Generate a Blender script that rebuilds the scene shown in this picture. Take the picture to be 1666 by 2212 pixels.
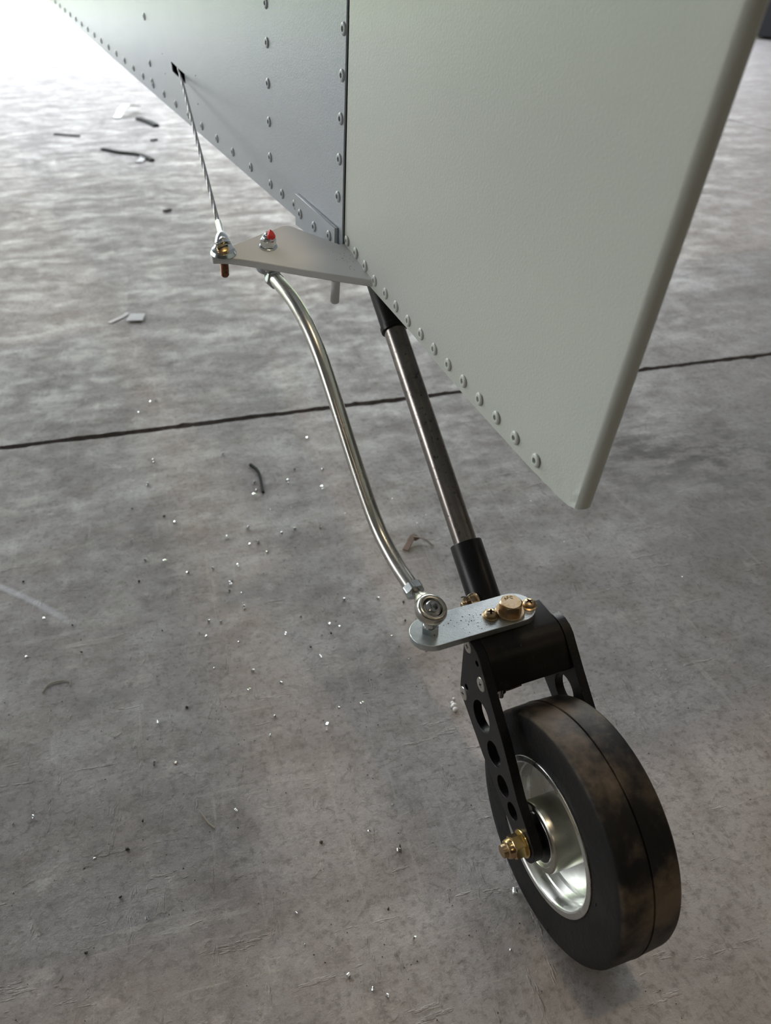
import bpy, bmesh, math, random
from mathutils import Vector, Matrix
from math import pi, sin, cos, tan, radians, atan2, sqrt

for o in list(bpy.data.objects):
    bpy.data.objects.remove(o)
sc = bpy.context.scene
COL = sc.collection
random.seed(7)

# ------------------------------------------------------------------ camera
cam_d = bpy.data.cameras.new('camera')
cam = bpy.data.objects.new('camera', cam_d)
COL.objects.link(cam)
cam.location = (0, 0, 0.506)
cam.rotation_euler = (radians(90 - 34.8), 0, 0)
cam_d.sensor_fit = 'VERTICAL'
cam_d.sensor_height = 36.0
cam_d.lens = 1700 / 2212 * 36.0
cam_d.clip_start = 0.01
cam_d.clip_end = 500
cam_d.dof.use_dof = True
cam_d.dof.focus_distance = 0.50
cam_d.dof.aperture_fstop = 11.0
sc.camera = cam

# ------------------------------------------------------------------ world, sun, exposure
HROT = radians(15)                      # the hangar's walls follow the floor joints
world = bpy.data.worlds.new('sky')
sc.world = world
world.use_nodes = True
wn = world.node_tree.nodes
wl = world.node_tree.links
wn.clear()
w_out = wn.new('ShaderNodeOutputWorld')
w_bg = wn.new('ShaderNodeBackground')
w_tc = wn.new('ShaderNodeTexCoord')
w_sep = wn.new('ShaderNodeSeparateXYZ')
w_rmp = wn.new('ShaderNodeValToRGB')
w_rmp.color_ramp.elements[0].position = 0.0
w_rmp.color_ramp.elements[0].color = (1.0, 0.98, 0.96, 1)
w_rmp.color_ramp.elements[1].position = 0.9
w_rmp.color_ramp.elements[1].color = (0.78, 0.86, 1.0, 1)
wl.new(w_tc.outputs['Generated'], w_sep.inputs[0])
wl.new(w_sep.outputs['Z'], w_rmp.inputs[0])
wl.new(w_rmp.outputs[0], w_bg.inputs[0])
w_bg.inputs[1].default_value = 8.0
wl.new(w_bg.outputs[0], w_out.inputs[0])

sun_d = bpy.data.lights.new('sun', 'SUN')
sun_d.energy = 8.0
sun_d.angle = radians(2)
sun_d.color = (1.0, 0.96, 0.9)
sun = bpy.data.objects.new('sun', sun_d)
COL.objects.link(sun)
sun.rotation_euler = (radians(38), 0, radians(15 + 25))   # high, from behind the hangar: lights only the apron

sc.view_settings.view_transform = 'Standard'
sc.view_settings.look = 'None'
sc.view_settings.gamma = 1.0
sc.view_settings.exposure = -0.17
sc.view_settings.use_curve_mapping = False


# ------------------------------------------------------------------ helpers
def hp(x, y, z=0.0):
    """hangar frame (x along the door wall, y towards the door) to world"""
    return Vector((x * cos(HROT) - y * sin(HROT), x * sin(HROT) + y * cos(HROT), z))


AZ = radians(22)
CX, CY = 0.113, 0.285
FW = Vector((-sin(AZ), cos(AZ), 0))
ST = Vector((cos(AZ), sin(AZ), 0))
AROT = AZ - pi / 2


def A(a, s, u):
    """aircraft frame (aft, starboard, up; origin under the tailwheel axle) to world"""
    return Vector((CX, CY, 0)) - FW * a + ST * s + Vector((0, 0, u))


def V(*a):
    return Vector(a)


def link_nodes(m):
    return m.node_tree.nodes, m.node_tree.links


def mat(name, color, rough=0.5, metal=0.0, noise=None, bump=None, spec=0.5, coat=0.0, speck=None, rvar=None, aniso=0.0):
    """noise=(scale, colour2, lo, hi); bump=(scale, strength, distance); speck=(scale, colour, lo, hi); rvar=(scale, rough2)"""
    m = bpy.data.materials.new(name)
    m.use_nodes = True
    n, l = link_nodes(m)
    b = n['Principled BSDF']
    b.inputs['Base Color'].default_value = (*color, 1)
    b.inputs['Roughness'].default_value = rough
    b.inputs['Metallic'].default_value = metal
    b.inputs['Specular IOR Level'].default_value = spec
    b.inputs['Coat Weight'].default_value = coat
    b.inputs['Coat Roughness'].default_value = 0.15
    b.inputs['Anisotropic'].default_value = aniso
    tc = n.new('ShaderNodeTexCoord')
    cur = None
    for k, spec_ in enumerate((noise, speck)):
        if not spec_:
            continue
        t = n.new('ShaderNodeTexNoise')
        t.inputs['Scale'].default_value = spec_[0]
        t.inputs['Detail'].default_value = 6
        t.inputs['Roughness'].default_value = 0.62
        l.new(tc.outputs['Object'], t.inputs['Vector'])
        mr = n.new('ShaderNodeMapRange')
        mr.interpolation_type = 'SMOOTHSTEP'
        mr.inputs['From Min'].default_value = spec_[2]
        mr.inputs['From Max'].default_value = spec_[3]
        l.new(t.outputs['Fac'], mr.inputs['Value'])
        mx = n.new('ShaderNodeMix')
        mx.data_type = 'RGBA'
        l.new(mr.outputs[0], mx.inputs[0])
        if cur is None:
            mx.inputs[6].default_value = (*color, 1)
        else:
            l.new(cur, mx.inputs[6])
        mx.inputs[7].default_value = (*spec_[1], 1)
        cur = mx.outputs[2]
    if cur is not None:
        l.new(cur, b.inputs['Base Color'])
    if rvar:
        t = n.new('ShaderNodeTexNoise')
        t.inputs['Scale'].default_value = rvar[0]
        t.inputs['Detail'].default_value = 4
        l.new(tc.outputs['Object'], t.inputs['Vector'])
        mr = n.new('ShaderNodeMapRange')
        mr.inputs['From Min'].default_value = 0.35
        mr.inputs['From Max'].default_value = 0.65
        mr.inputs['To Min'].default_value = rough
        mr.inputs['To Max'].default_value = rvar[1]
        l.new(t.outputs['Fac'], mr.inputs['Value'])
        l.new(mr.outputs[0], b.inputs['Roughness'])
    if bump:
        t = n.new('ShaderNodeTexNoise')
        t.inputs['Scale'].default_value = bump[0]
        t.inputs['Detail'].default_value = 3
        l.new(tc.outputs['Object'], t.inputs['Vector'])
        bp = n.new('ShaderNodeBump')
        bp.inputs['Strength'].default_value = bump[1]
        bp.inputs['Distance'].default_value = bump[2]
        l.new(t.outputs['Fac'], bp.inputs['Height'])
        l.new(bp.outputs[0], b.inputs['Normal'])
    return m


def obj(name, bm, m, parent=None, smooth=None, loc=None, label=None, kind=None, bev=None, flat=False):
    bmesh.ops.recalc_face_normals(bm, faces=bm.faces[:])
    me = bpy.data.meshes.new(name)
    bm.to_mesh(me)
    bm.free()
    return obj_me(name, me, m, parent, smooth, loc, label, kind, bev, flat)


def obj_me(name, me, m, parent=None, smooth=None, loc=None, label=None, kind=None, bev=None, flat=False):
    if m is not None:
        me.materials.clear()
        me.materials.append(m)
    if not flat:
        ang = radians(smooth or 35)
        me.shade_smooth()
        try:
            me.set_sharp_from_angle(angle=ang)
        except Exception:
            pass
    o = bpy.data.objects.new(name, me)
    COL.objects.link(o)
    if parent is not None:
        o.parent = parent
    if loc is not None:
        o.location = loc
    if label:
        o['label'] = label
    if kind:
        o['kind'] = kind
    if bev:
        b = o.modifiers.new('bevel', 'BEVEL')
        b.width = bev
        b.segments = 2
        b.limit_method = 'ANGLE'
        b.angle_limit = radians(40)
        b.harden_normals = False
    return o


def tag(o, label=None, cat=None, group=None, kind=None):
    if label:
        o['label'] = label
    if cat:
        o['category'] = cat
    if group:
        o['group'] = group
    if kind:
        o['kind'] = kind
    return o


class Thing:
    """an Empty at the thing's base, turned to the aircraft's axes; parts are given in the aircraft frame"""

    def __init__(self, name, label, cat, base):
        self.base = Vector(base)
        self.o = bpy.data.objects.new(name, None)
        self.o.empty_display_size = 0.02
        COL.objects.link(self.o)
        self.o.location = A(*base)
        self.o.rotation_euler = (0, 0, AROT)
        tag(self.o, label, cat)

    def part(self, name, bm, m, parent=None, **k):
        bmesh.ops.translate(bm, verts=bm.verts[:], vec=-self.base)
        return obj(name, bm, m, parent or self.o, **k)

    def inst(self, name, me, m, p, rot=None, parent=None, label=None):
        """a copy sharing mesh data, placed at p (aircraft frame)"""
        o = bpy.data.objects.new(name, me)
        COL.objects.link(o)
        o.parent = parent or self.o
        mm = (rot or Matrix.Identity(3)).to_4x4()
        mm.translation = Vector(p) - self.base
        o.matrix_local = mm
        if label:
            o['label'] = label
        return o


def frame(d):
    """3x3 matrix whose Z axis is d"""
    d = Vector(d).normalized()
    x = d.orthogonal().normalized()
    if abs(d.z) < 0.95:
        x = Vector((0, 0, 1)).cross(d).normalized()
    y = d.cross(x)
    return Matrix((x, y, d)).transposed()


def lathe(bm, prof, p, d, seg=32, cap0=True, cap1=True, rf=None):
    """prof: (radius, height) along d from p; rf(theta) optional radius function"""
    R = frame(d)
    p = Vector(p)
    rings = []
    for (r, h) in prof:
        if r < 1e-7:
            rings.append([bm.verts.new(p + R @ Vector((0, 0, h)))])
            continue
        ring = []
        for i in range(seg):
            t = 2 * pi * i / seg
            ring.append(bm.verts.new(p + R @ Vector((r * cos(t), r * sin(t), h))))
        rings.append(ring)
    for a, b in zip(rings, rings[1:]):
        if len(a) == 1 and len(b) == 1:
            continue
        for i in range(seg):
            j = (i + 1) % seg
            if len(a) == 1:
                bm.faces.new((a[0], b[i], b[j]))
            elif len(b) == 1:
                bm.faces.new((a[i], a[j], b[0]))
            else:
                bm.faces.new((a[i], a[j], b[j], b[i]))
    if cap0 and len(rings[0]) > 1:
        bm.faces.new(list(reversed(rings[0])))
    if cap1 and len(rings[-1]) > 1:
        bm.faces.new(rings[-1])
    return bm


def hexprism(bm, p, d, af, h, chamfer=0.12, seg=48, both=False, turn=0.0):
    R = frame(d)
    p = Vector(p)
    ap = af / 2

    def rad(t):
        u = (t + turn) % (pi / 3)
        return ap / cos(u - pi / 6)
    rows = []

    def row(fn):
        vs = []
        for i in range(seg):
            t = 2 * pi * i / seg
            r, z = fn(t)
            vs.append(bm.verts.new(p + R @ Vector((r * cos(t), r * sin(t), z))))
        rows.append(vs)
    c = af * chamfer * 0.5
    if both:
        row(lambda t: (ap * 0.95, 0))
        row(lambda t: (rad(t), c * 0.3 + (rad(t) - ap) * 0.6))
    else:
        row(lambda t: (rad(t), 0))
    row(lambda t: (rad(t), h - c * 0.3 - (rad(t) - ap) * 0.6))
    row(lambda t: (ap * 0.95, h))
    for a, b in zip(rows, rows[1:]):
        for i in range(seg):
            j = (i + 1) % seg
            bm.faces.new((a[i], a[j], b[j], b[i]))
    bm.faces.new(list(reversed(rows[0])))
    bm.faces.new(rows[-1])
    return bm


def smooth_path(pts, n=8):
    pts = [Vector(p) for p in pts]
    P = [pts[0] * 2 - pts[1]] + pts + [pts[-1] * 2 - pts[-2]]
    out = []
    for i in range(1, len(P) - 2):
        for k in range(n):
            t = k / n
            a, b, c, d = P[i - 1], P[i], P[i + 1], P[i + 2]
            out.append(0.5 * ((2 * b) + (c - a) * t + (2 * a - 5 * b + 4 * c - d) * t * t + (-a + 3 * b - 3 * c + d) * t ** 3))
    out.append(pts[-1])
    return out


def sweep(bm, path, r, seg=16, cap=True):
    path = [Vector(p) for p in path]
    n = len(path)
    rings = []
    t0 = (path[1] - path[0]).normalized()
    nx = t0.orthogonal().normalized()
    for i, p in enumerate(path):
        t = (path[min(i + 1, n - 1)] - path[max(i - 1, 0)]).normalized()
        nx = (nx - t * nx.dot(t)).normalized()
        ny = t.cross(nx)
        rr = r[i] if isinstance(r, (list, tuple)) else r
        rings.append([bm.verts.new(p + (nx * cos(2 * pi * k / seg) + ny * sin(2 * pi * k / seg)) * rr) for k in range(seg)])
    for a, b in zip(rings, rings[1:]):
        for k in range(seg):
            j = (k + 1) % seg
            bm.faces.new((a[k], a[j], b[j], b[k]))
    if cap:
        bm.faces.new(list(reversed(rings[0])))
        bm.faces.new(rings[-1])
    return bm


def slab(bm, loops, fn, t0, t1):
    """flat plate from 2D loops (outer first, then holes); fn(x, y, t) -> 3D; faces at t0 and t1"""
    tmp = bmesh.new()
    allv = []
    for lp in loops:
        vs = [tmp.verts.new((x, y, 0)) for x, y in lp]
        allv.append(vs)
        for i in range(len(vs)):
            tmp.edges.new((vs[i], vs[(i + 1) % len(vs)]))
    bmesh.ops.triangle_fill(tmp, use_beauty=True, use_dissolve=False, edges=tmp.edges[:])
    tmp.verts.index_update()
    A0 = [bm.verts.new(fn(v.co.x, v.co.y, t0)) for v in tmp.verts]
    A1 = [bm.verts.new(fn(v.co.x, v.co.y, t1)) for v in tmp.verts]
    for f in tmp.faces:
        idx = [v.index for v in f.verts]
        bm.faces.new([A0[i] for i in idx])
        bm.faces.new([A1[i] for i in reversed(idx)])
    for vs in allv:
        k = len(vs)
        for i in range(k):
            a, b = vs[i].index, vs[(i + 1) % k].index
            bm.faces.new((A0[a], A0[b], A1[b], A1[a]))
    tmp.free()
    return bm


def circle(cx, cy, r, n=28):
    return [(cx + r * cos(2 * pi * i / n), cy + r * sin(2 * pi * i / n)) for i in range(n)]


def box(bm, c, sz, R=None):
    r = bmesh.ops.create_cube(bm, size=1.0)
    M = Matrix.Translation(Vector(c)) @ ((R or Matrix.Identity(3)).to_4x4()) @ Matrix.Diagonal((*sz, 1))
    bmesh.ops.transform(bm, matrix=M, verts=r['verts'])
    return bm


def cross_cut(me, p, d, size, depth, width, turn=0.3):
    """cut a cross recess into the mesh with a boolean, return the new mesh"""
    o = bpy.data.objects.new('t', me)
    COL.objects.link(o)
    bm = bmesh.new()
    w, s = width / 2, size / 2
    pl = [(w, w), (s, w * .55), (s, -w * .55), (w, -w), (w * .55, -s), (-w * .55, -s), (-w, -w), (-s, -w * .55), (-s, w * .55), (-w, w), (-w * .55, s), (w * .55, s)]
    R = frame(d)
    ct, st_ = cos(turn), sin(turn)
    lo = [bm.verts.new(Vector(p) + R @ Vector(((x * ct - y * st_) * .6, (x * st_ + y * ct) * .6, -depth))) for x, y in pl]
    hi = [bm.verts.new(Vector(p) + R @ Vector(((x * ct - y * st_), (x * st_ + y * ct), depth * 2))) for x, y in pl]
    bm.faces.new(list(reversed(lo)))
    bm.faces.new(hi)
    for i in range(12):
        j = (i + 1) % 12
        bm.faces.new((lo[i], lo[j], hi[j], hi[i]))
    bmesh.ops.recalc_face_normals(bm, faces=bm.faces[:])
    cm = bpy.data.meshes.new('cut')
    bm.to_mesh(cm)
    bm.free()
    c = bpy.data.objects.new('c', cm)
    COL.objects.link(c)
    mod = o.modifiers.new('b', 'BOOLEAN')
    mod.operation = 'DIFFERENCE'
    mod.solver = 'EXACT'
    mod.object = c
    dg = bpy.context.evaluated_depsgraph_get()
    dg.update()
    new = bpy.data.meshes.new_from_object(o.evaluated_get(dg))
    bpy.data.objects.remove(o)
    bpy.data.objects.remove(c)
    dn = Vector(d).normalized()
    new.materials.clear()
    new['deep'] = 1
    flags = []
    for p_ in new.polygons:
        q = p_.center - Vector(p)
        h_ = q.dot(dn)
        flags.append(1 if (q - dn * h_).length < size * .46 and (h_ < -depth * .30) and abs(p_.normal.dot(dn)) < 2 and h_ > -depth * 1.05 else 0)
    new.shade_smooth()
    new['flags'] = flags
    return new


def paint_recess_shade(me, m, m2):  # second material paints the shade inside the cross recess
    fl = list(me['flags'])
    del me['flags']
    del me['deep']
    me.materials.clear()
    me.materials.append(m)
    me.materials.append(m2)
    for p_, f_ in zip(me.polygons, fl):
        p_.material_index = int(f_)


def to_mesh(bm, m, name='m', ang=35):
    bmesh.ops.recalc_face_normals(bm, faces=bm.faces[:])
    me = bpy.data.meshes.new(name)
    bm.to_mesh(me)
    bm.free()
    if m:
        me.materials.append(m)
    me.shade_smooth()
    try:
        me.set_sharp_from_angle(angle=radians(ang))
    except Exception:
        pass
    return me


# ------------------------------------------------------------------ materials
M = {}
M['fus_paint'] = mat('blue_grey_aircraft_paint', (0.42, 0.455, 0.485), 0.25, noise=(5, (0.38, 0.43, 0.485), .42, .7), bump=(750, 0.30, 0.0006))
M['rud_paint'] = mat('grey_green_aircraft_paint', (0.565, 0.60, 0.545), 0.30, noise=(5, (0.54, 0.58, 0.535), .35, .7), bump=(750, 0.24, 0.0006))
M['rivet'] = mat('painted_rivet', (0.55, 0.585, 0.54), 0.32, bump=(700, .15, .0004))
M['rivet_b'] = mat('painted_rivet_blue_grey', (0.40, 0.435, 0.455), 0.3, bump=(700, .15, .0004))
M['dark'] = mat('dark_gap', (0.012, 0.014, 0.02), 0.7)
M['horn'] = mat('grey_painted_steel', (0.72, 0.74, 0.75), 0.42, noise=(20, (0.69, 0.71, 0.725), .3, .7), bump=(700, .15, .0005))
M['rubber'] = mat('dirty_black_rubber', (0.008, 0.008, 0.009), 0.55, spec=.25, noise=(28, (0.018, 0.016, 0.014), .40, .75), bump=(260, .35, .0008))
M['anod'] = mat('black_anodised_aluminium', (0.005, 0.005, 0.007), 0.40, spec=.3, speck=(900, (0.03, 0.03, 0.03), .56, .72), noise=(60, (0.009, 0.008, 0.008), .4, .7), bump=(1400, .35, .0004))
M['anod_dusty'] = mat('black_anodised_aluminium_with_brown_dust', (0.005, 0.0045, 0.0045), 0.36, spec=.35, noise=(38, (0.022, 0.015, 0.010), .5, .78), speck=(700, (0.07, 0.05, 0.035), .62, .75), bump=(1200, .2, .0003))
M['alu'] = mat('machined_aluminium', (0.72, 0.73, 0.71), 0.20, 1.0, noise=(40, (0.55, 0.56, 0.52), .4, .75), speck=(260, (0.25, 0.24, 0.22), .66, .78), rvar=(60, 0.38), aniso=0.5)
M['alu_drum_reflection'] = mat('machined_aluminium_painted_olive_reflection', (0.50, 0.49, 0.43), 0.30, 1.0, noise=(40, (0.40, 0.39, 0.33), .4, .75), speck=(260, (0.2, 0.19, 0.17), .64, .76))  # olive reflections on the drum put into a darker base colour
M['alu_cast'] = mat('dull_aluminium_lip', (0.62, 0.62, 0.60), 0.42, 0.9, noise=(80, (0.5, 0.5, 0.48), .4, .7), bump=(500, .2, .0004))
M['zinc'] = mat('bright_zinc_plate', (0.62, 0.66, 0.66), 0.30, 0.85, noise=(120, (0.50, 0.55, 0.56), .4, .7), speck=(1500, (0.22, 0.20, 0.17), .60, .72), bump=(1500, .25, .0003))
M['zinc_clean'] = mat('zinc_plated_hardware', (0.66, 0.70, 0.71), 0.24, 1.0, noise=(150, (0.5, 0.54, 0.55), .4, .7))
M['steel'] = mat('polished_steel_tube', (0.62, 0.61, 0.57), 0.20, 1.0, noise=(30, (0.54, 0.53, 0.48), .4, .7), rvar=(40, 0.30))
M['stainless'] = mat('stainless_steel_fitting', (0.78, 0.79, 0.80), 0.16, 1.0)
M['cablem'] = mat('stranded_steel_cable', (0.27, 0.27, 0.27), 0.42, 1.0)
M['gold'] = mat('yellow_chromate_steel', (0.46, 0.36, 0.25), 0.36, 1.0, noise=(180, (0.40, 0.27, 0.13), .35, .7), speck=(500, (0.2, 0.12, 0.05), .6, .72), bump=(800, .2, .0003))
M['gold_shiny'] = mat('shiny_yellow_chromate_nut', (0.66, 0.50, 0.20), 0.2, 1.0, noise=(120, (0.50, 0.33, 0.22), .4, .7))
M['gunmetal'] = mat('oiled_dark_spring_steel', (0.27, 0.25, 0.235), 0.27, 1.0, noise=(30, (0.36, 0.33, 0.30), .4, .75), speck=(300, (0.10, 0.08, 0.07), .55, .72))
M['blackp'] = mat('black_paint', (0.006, 0.006, 0.007), 0.34, spec=.35, speck=(900, (0.05, 0.05, 0.055), .62, .74), bump=(900, .15, .0003))
M['screw'] = mat('stainless_screw_head', (0.55, 0.54, 0.51), 0.34, 0.9, noise=(300, (0.42, 0.40, 0.37), .4, .7))
M['red'] = mat('red_torque_seal', (0.75, 0.05, 0.05), 0.35)
M['seal'] = mat('black_bearing_seal', (0.008, 0.008, 0.009), 0.4)
M['shaving'] = mat('bright_aluminium_shaving', (0.85, 0.86, 0.88), 0.18, 1.0)
M['grime_and_recess_shade'] = mat('dark_grime_crumb_and_recess_shade', (0.05, 0.042, 0.035), 0.7)  # dirt crumbs; also the painted shade in the screw recesses
M['white_bit'] = mat('white_foam_bit', (0.7, 0.72, 0.75), 0.6)
M['plastic_blk'] = mat('dark_grey_plastic', (0.014, 0.018, 0.017), 0.75, spec=.15)
M['fibre'] = mat('tan_fibre', (0.30, 0.26, 0.21), 0.8)
M['brown_leaf'] = mat('pinkish_brown_shred', (0.22, 0.16, 0.13), 0.8)


def dust_material():
    """tire: black sidewall, tread carrying tan dust (object coordinates: wheel axis along local Y)"""
    m = M['rubber']
    n, l = link_nodes(m)
    b = n['Principled BSDF']
    src = b.inputs['Base Color'].links[0].from_socket
    tc = n.new('ShaderNodeTexCoord')
    sep = n.new('ShaderNodeSeparateXYZ')
    l.new(tc.outputs['Object'], sep.inputs[0])
    ln = n.new('ShaderNodeVectorMath')
    ln.operation = 'LENGTH'
    cmb = n.new('ShaderNodeCombineXYZ')
    l.new(sep.outputs['X'], cmb.inputs[0])
    l.new(sep.outputs['Z'], cmb.inputs[2])
    l.new(cmb.outputs[0], ln.inputs[0])
    mr = n.new('ShaderNodeMapRange')
    mr.interpolation_type = 'SMOOTHSTEP'
    mr.inputs['From Min'].default_value = 0.0728
    mr.inputs['From Max'].default_value = 0.0752
    l.new(ln.outputs['Value'], mr.inputs['Value'])
    t = n.new('ShaderNodeTexNoise')
    t.inputs['Scale'].default_value = 26
    t.inputs['Detail'].default_value = 7
    t.inputs['Roughness'].default_value = 0.6
    l.new(tc.outputs['Object'], t.inputs['Vector'])
    m2 = n.new('ShaderNodeMapRange')
    m2.interpolation_type = 'SMOOTHSTEP'
    m2.inputs['From Min'].default_value = 0.40
    m2.inputs['From Max'].default_value = 0.66
    l.new(t.outputs['Fac'], m2.inputs['Value'])
    mu = n.new('ShaderNodeMath')
    mu.operation = 'MULTIPLY'
    l.new(mr.outputs[0], mu.inputs[0])
    l.new(m2.outputs[0], mu.inputs[1])
    mx = n.new('ShaderNodeMix')
    mx.data_type = 'RGBA'
    l.new(mu.outputs[0], mx.inputs[0])
    l.new(src, mx.inputs[6])
    mx.inputs[7].default_value = (0.125, 0.098, 0.070, 1)
    l.new(mx.outputs[2], b.inputs['Base Color'])


dust_material()


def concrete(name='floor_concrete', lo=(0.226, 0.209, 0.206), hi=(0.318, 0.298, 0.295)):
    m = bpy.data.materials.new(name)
    m.use_nodes = True
    n, l = link_nodes(m)
    b = n['Principled BSDF']
    tc = n.new('ShaderNodeTexCoord')

    def noise(scale, detail=6, rough=.6, stretch=None, off=(0, 0, 0), rot=0):
        mp = n.new('ShaderNodeMapping')
        mp.inputs['Location'].default_value = off
        mp.inputs['Rotation'].default_value = (0, 0, rot)
        if stretch:
            mp.inputs['Scale'].default_value = stretch
        l.new(tc.outputs['Object'], mp.inputs[0])
        t = n.new('ShaderNodeTexNoise')
        t.inputs['Scale'].default_value = scale
        t.inputs['Detail'].default_value = detail
        t.inputs['Roughness'].default_value = rough
        l.new(mp.outputs[0], t.inputs['Vector'])
        return t.outputs['Fac']

    def ramp(src, a, b_, o0=0.0, o1=1.0):
        mr = n.new('ShaderNodeMapRange')
        mr.interpolation_type = 'SMOOTHSTEP'
        mr.inputs['From Min'].default_value = a
        mr.inputs['From Max'].default_value = b_
        mr.inputs['To Min'].default_value = o0
        mr.inputs['To Max'].default_value = o1
        l.new(src, mr.inputs['Value'])
        return mr.outputs[0]

    def mix(f, a, c):
        mx = n.new('ShaderNodeMix')
        mx.data_type = 'RGBA'
        l.new(f, mx.inputs[0])
        if isinstance(a, tuple):
            mx.inputs[6].default_value = (*a, 1)
        else:
            l.new(a, mx.inputs[6])
        mx.inputs[7].default_value = (*c, 1)
        return mx.outputs[2]

    def mul(a, b_):
        x = n.new('ShaderNodeMath')
        x.operation = 'MULTIPLY'
        l.new(a, x.inputs[0])
        if isinstance(b_, (int, float)):
            x.inputs[1].default_value = b_
        else:
            l.new(b_, x.inputs[1])
        return x.outputs[0]

    def add(a, b_):
        x = n.new('ShaderNodeMath')
        x.operation = 'ADD'
        l.new(a, x.inputs[0])
        l.new(b_, x.inputs[1])
        return x.outputs[0]
    big = noise(2.6, 6, .6, off=(3, 1, 0))
    mid = noise(13, 8, .65, off=(7, 2, 0))
    fine = noise(160, 4, .7)
    c = mix(ramp(big, .36, .64), lo, hi)
    c = mix(ramp(mid, .40, .68, 0, .55), c, (0.20, 0.168, 0.145))
    c = mix(ramp(noise(9, 7, .7, off=(1, 9, 0)), .55, .72, 0, .45), c, (0.36, 0.35, 0.34))
    c = mix(ramp(noise(7, 6, .62, stretch=(1, 1.6, 1), off=(20, 4, 0)), .58, .74, 0, .5), c, (0.15, 0.155, 0.165))
    c = mix(ramp(noise(42, 8, .72, off=(2, 6, 0)), .46, .68, 0, .5), c, (0.14, 0.125, 0.113))
    c = mix(ramp(noise(30, 8, .75, off=(5, 3, 0)), .52, .68, 0, .7), c, (0.36, 0.34, 0.32))
    c = mix(ramp(fine, .46, .68, 0, .6), c, (0.11, 0.098, 0.09))
    c = mix(ramp(noise(600, 3, .7), .56, .74, 0, .45), c, (0.36, 0.34, 0.31))
    c = mix(ramp(noise(55, 6, .75, stretch=(1, .08, 1), rot=.7), .58, .66, 0, .45), c, (0.36, 0.34, 0.32))
    c = mix(ramp(noise(48, 6, .75, stretch=(.09, 1, 1), rot=.25), .58, .66, 0, .45), c, (0.36, 0.34, 0.32))
    # a dark mottled patch on the right of the tail (its own place on the slab)
    gm = n.new('ShaderNodeNewGeometry')
    sub = n.new('ShaderNodeVectorMath')
    sub.operation = 'SUBTRACT'
    sub.inputs[1].default_value = (0.365, 0.86, 0)
    l.new(gm.outputs['Position'], sub.inputs[0])
    mp = n.new('ShaderNodeMapping')
    mp.inputs['Rotation'].default_value = (0, 0, radians(50))
    mp.inputs['Scale'].default_value = (5.5, 9, 1)
    l.new(sub.outputs[0], mp.inputs[0])
    ln = n.new('ShaderNodeVectorMath')
    ln.operation = 'LENGTH'
    l.new(mp.outputs[0], ln.inputs[0])
    st = ramp(ln.outputs['Value'], 1.3, .2)
    st = mul(st, ramp(noise(22, 7, .7, stretch=(1, 2.2, 1), rot=.5), .42, .60, 0, .85))
    c = mix(st, c, (0.075, 0.068, 0.064))
    # pale curved scrape at the lower left
    sub2 = n.new('ShaderNodeVectorMath')
    sub2.operation = 'SUBTRACT'
    sub2.inputs[1].default_value = (-0.62, 0.10, 0)
    l.new(gm.outputs['Position'], sub2.inputs[0])
    ln2 = n.new('ShaderNodeVectorMath')
    ln2.operation = 'LENGTH'
    l.new(sub2.outputs[0], ln2.inputs[0])
    dd = n.new('ShaderNodeMath')
    dd.operation = 'SUBTRACT'
    l.new(ln2.outputs['Value'], dd.inputs[0])
    dd.inputs[1].default_value = 0.552
    ab = n.new('ShaderNodeMath')
    ab.operation = 'ABSOLUTE'
    l.new(dd.outputs[0], ab.inputs[0])
    sx = n.new('ShaderNodeSeparateXYZ')
    l.new(gm.outputs['Position'], sx.inputs[0])
    sc_ = mul(ramp(ab.outputs[0], .0052, .001), ramp(sx.outputs['X'], -.27, -.34))
    sc_ = mul(sc_, ramp(noise(60, 5, .7), .3, .6, .3, .9))
    c = mix(sc_, c, (0.50, 0.50, 0.53))
    l.new(c, b.inputs['Base Color'])
    # worn, glossier patches
    gl = noise(11, 8, .74, stretch=(.8, 1.3, 1), off=(11, 5, 0))
    r = ramp(gl, .38, .66, .70, .38)
    r2 = ramp(noise(45, 4, .6), .3, .7, -.06, .10)
    l.new(add(r, r2), b.inputs['Roughness'])
    b.inputs['Specular IOR Level'].default_value = 0.5
    bp = n.new('ShaderNodeBump')
    bp.inputs['Strength'].default_value = 0.5
    bp.inputs['Distance'].default_value = 0.0036
    scr = noise(90, 5, .7, stretch=(1, .22, 1), rot=.9)
    scr2 = noise(70, 5, .7, stretch=(.2, 1, 1), rot=.35)
    hgt = add(mul(noise(300, 6, .75), 0.5), mul(noise(26, 5, .6), 0.22))
    hgt = add(hgt, mul(ramp(scr, .60, .66), .35))
    hgt = add(hgt, mul(ramp(scr2, .62, .67), .35))
    l.new(hgt, bp.inputs['Height'])
    l.new(bp.outputs[0], b.inputs['Normal'])
    return m


M['concrete'] = concrete()
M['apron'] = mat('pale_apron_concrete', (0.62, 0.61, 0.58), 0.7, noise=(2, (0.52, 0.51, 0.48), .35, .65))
M['joint'] = mat('dark_dirt_in_joint', (0.02, 0.016, 0.013), 0.9, noise=(40, (0.04, 0.032, 0.025), .4, .7), bump=(200, .8, .004))
M['wallm'] = mat('beige_sheet_wall', (0.30, 0.285, 0.255), 0.6, noise=(1.5, (0.22, 0.21, 0.185), .3, .7))
M['ceil'] = mat('hangar_ceiling_sheet', (0.45, 0.45, 0.45), 0.6, noise=(1.2, (0.25, 0.25, 0.26), .3, .7))
M['leaf'] = mat('green_foliage', (0.10, 0.20, 0.035), 0.7, noise=(2.0, (0.22, 0.34, 0.07), .35, .65))

# ------------------------------------------------------------------ the setting: floor slabs, apron, hangar shell
JX0, JY0, SL = 2.22, 0.969, 6.0         # joints of the floor in the hangar frame
GAP = 0.0115


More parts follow.
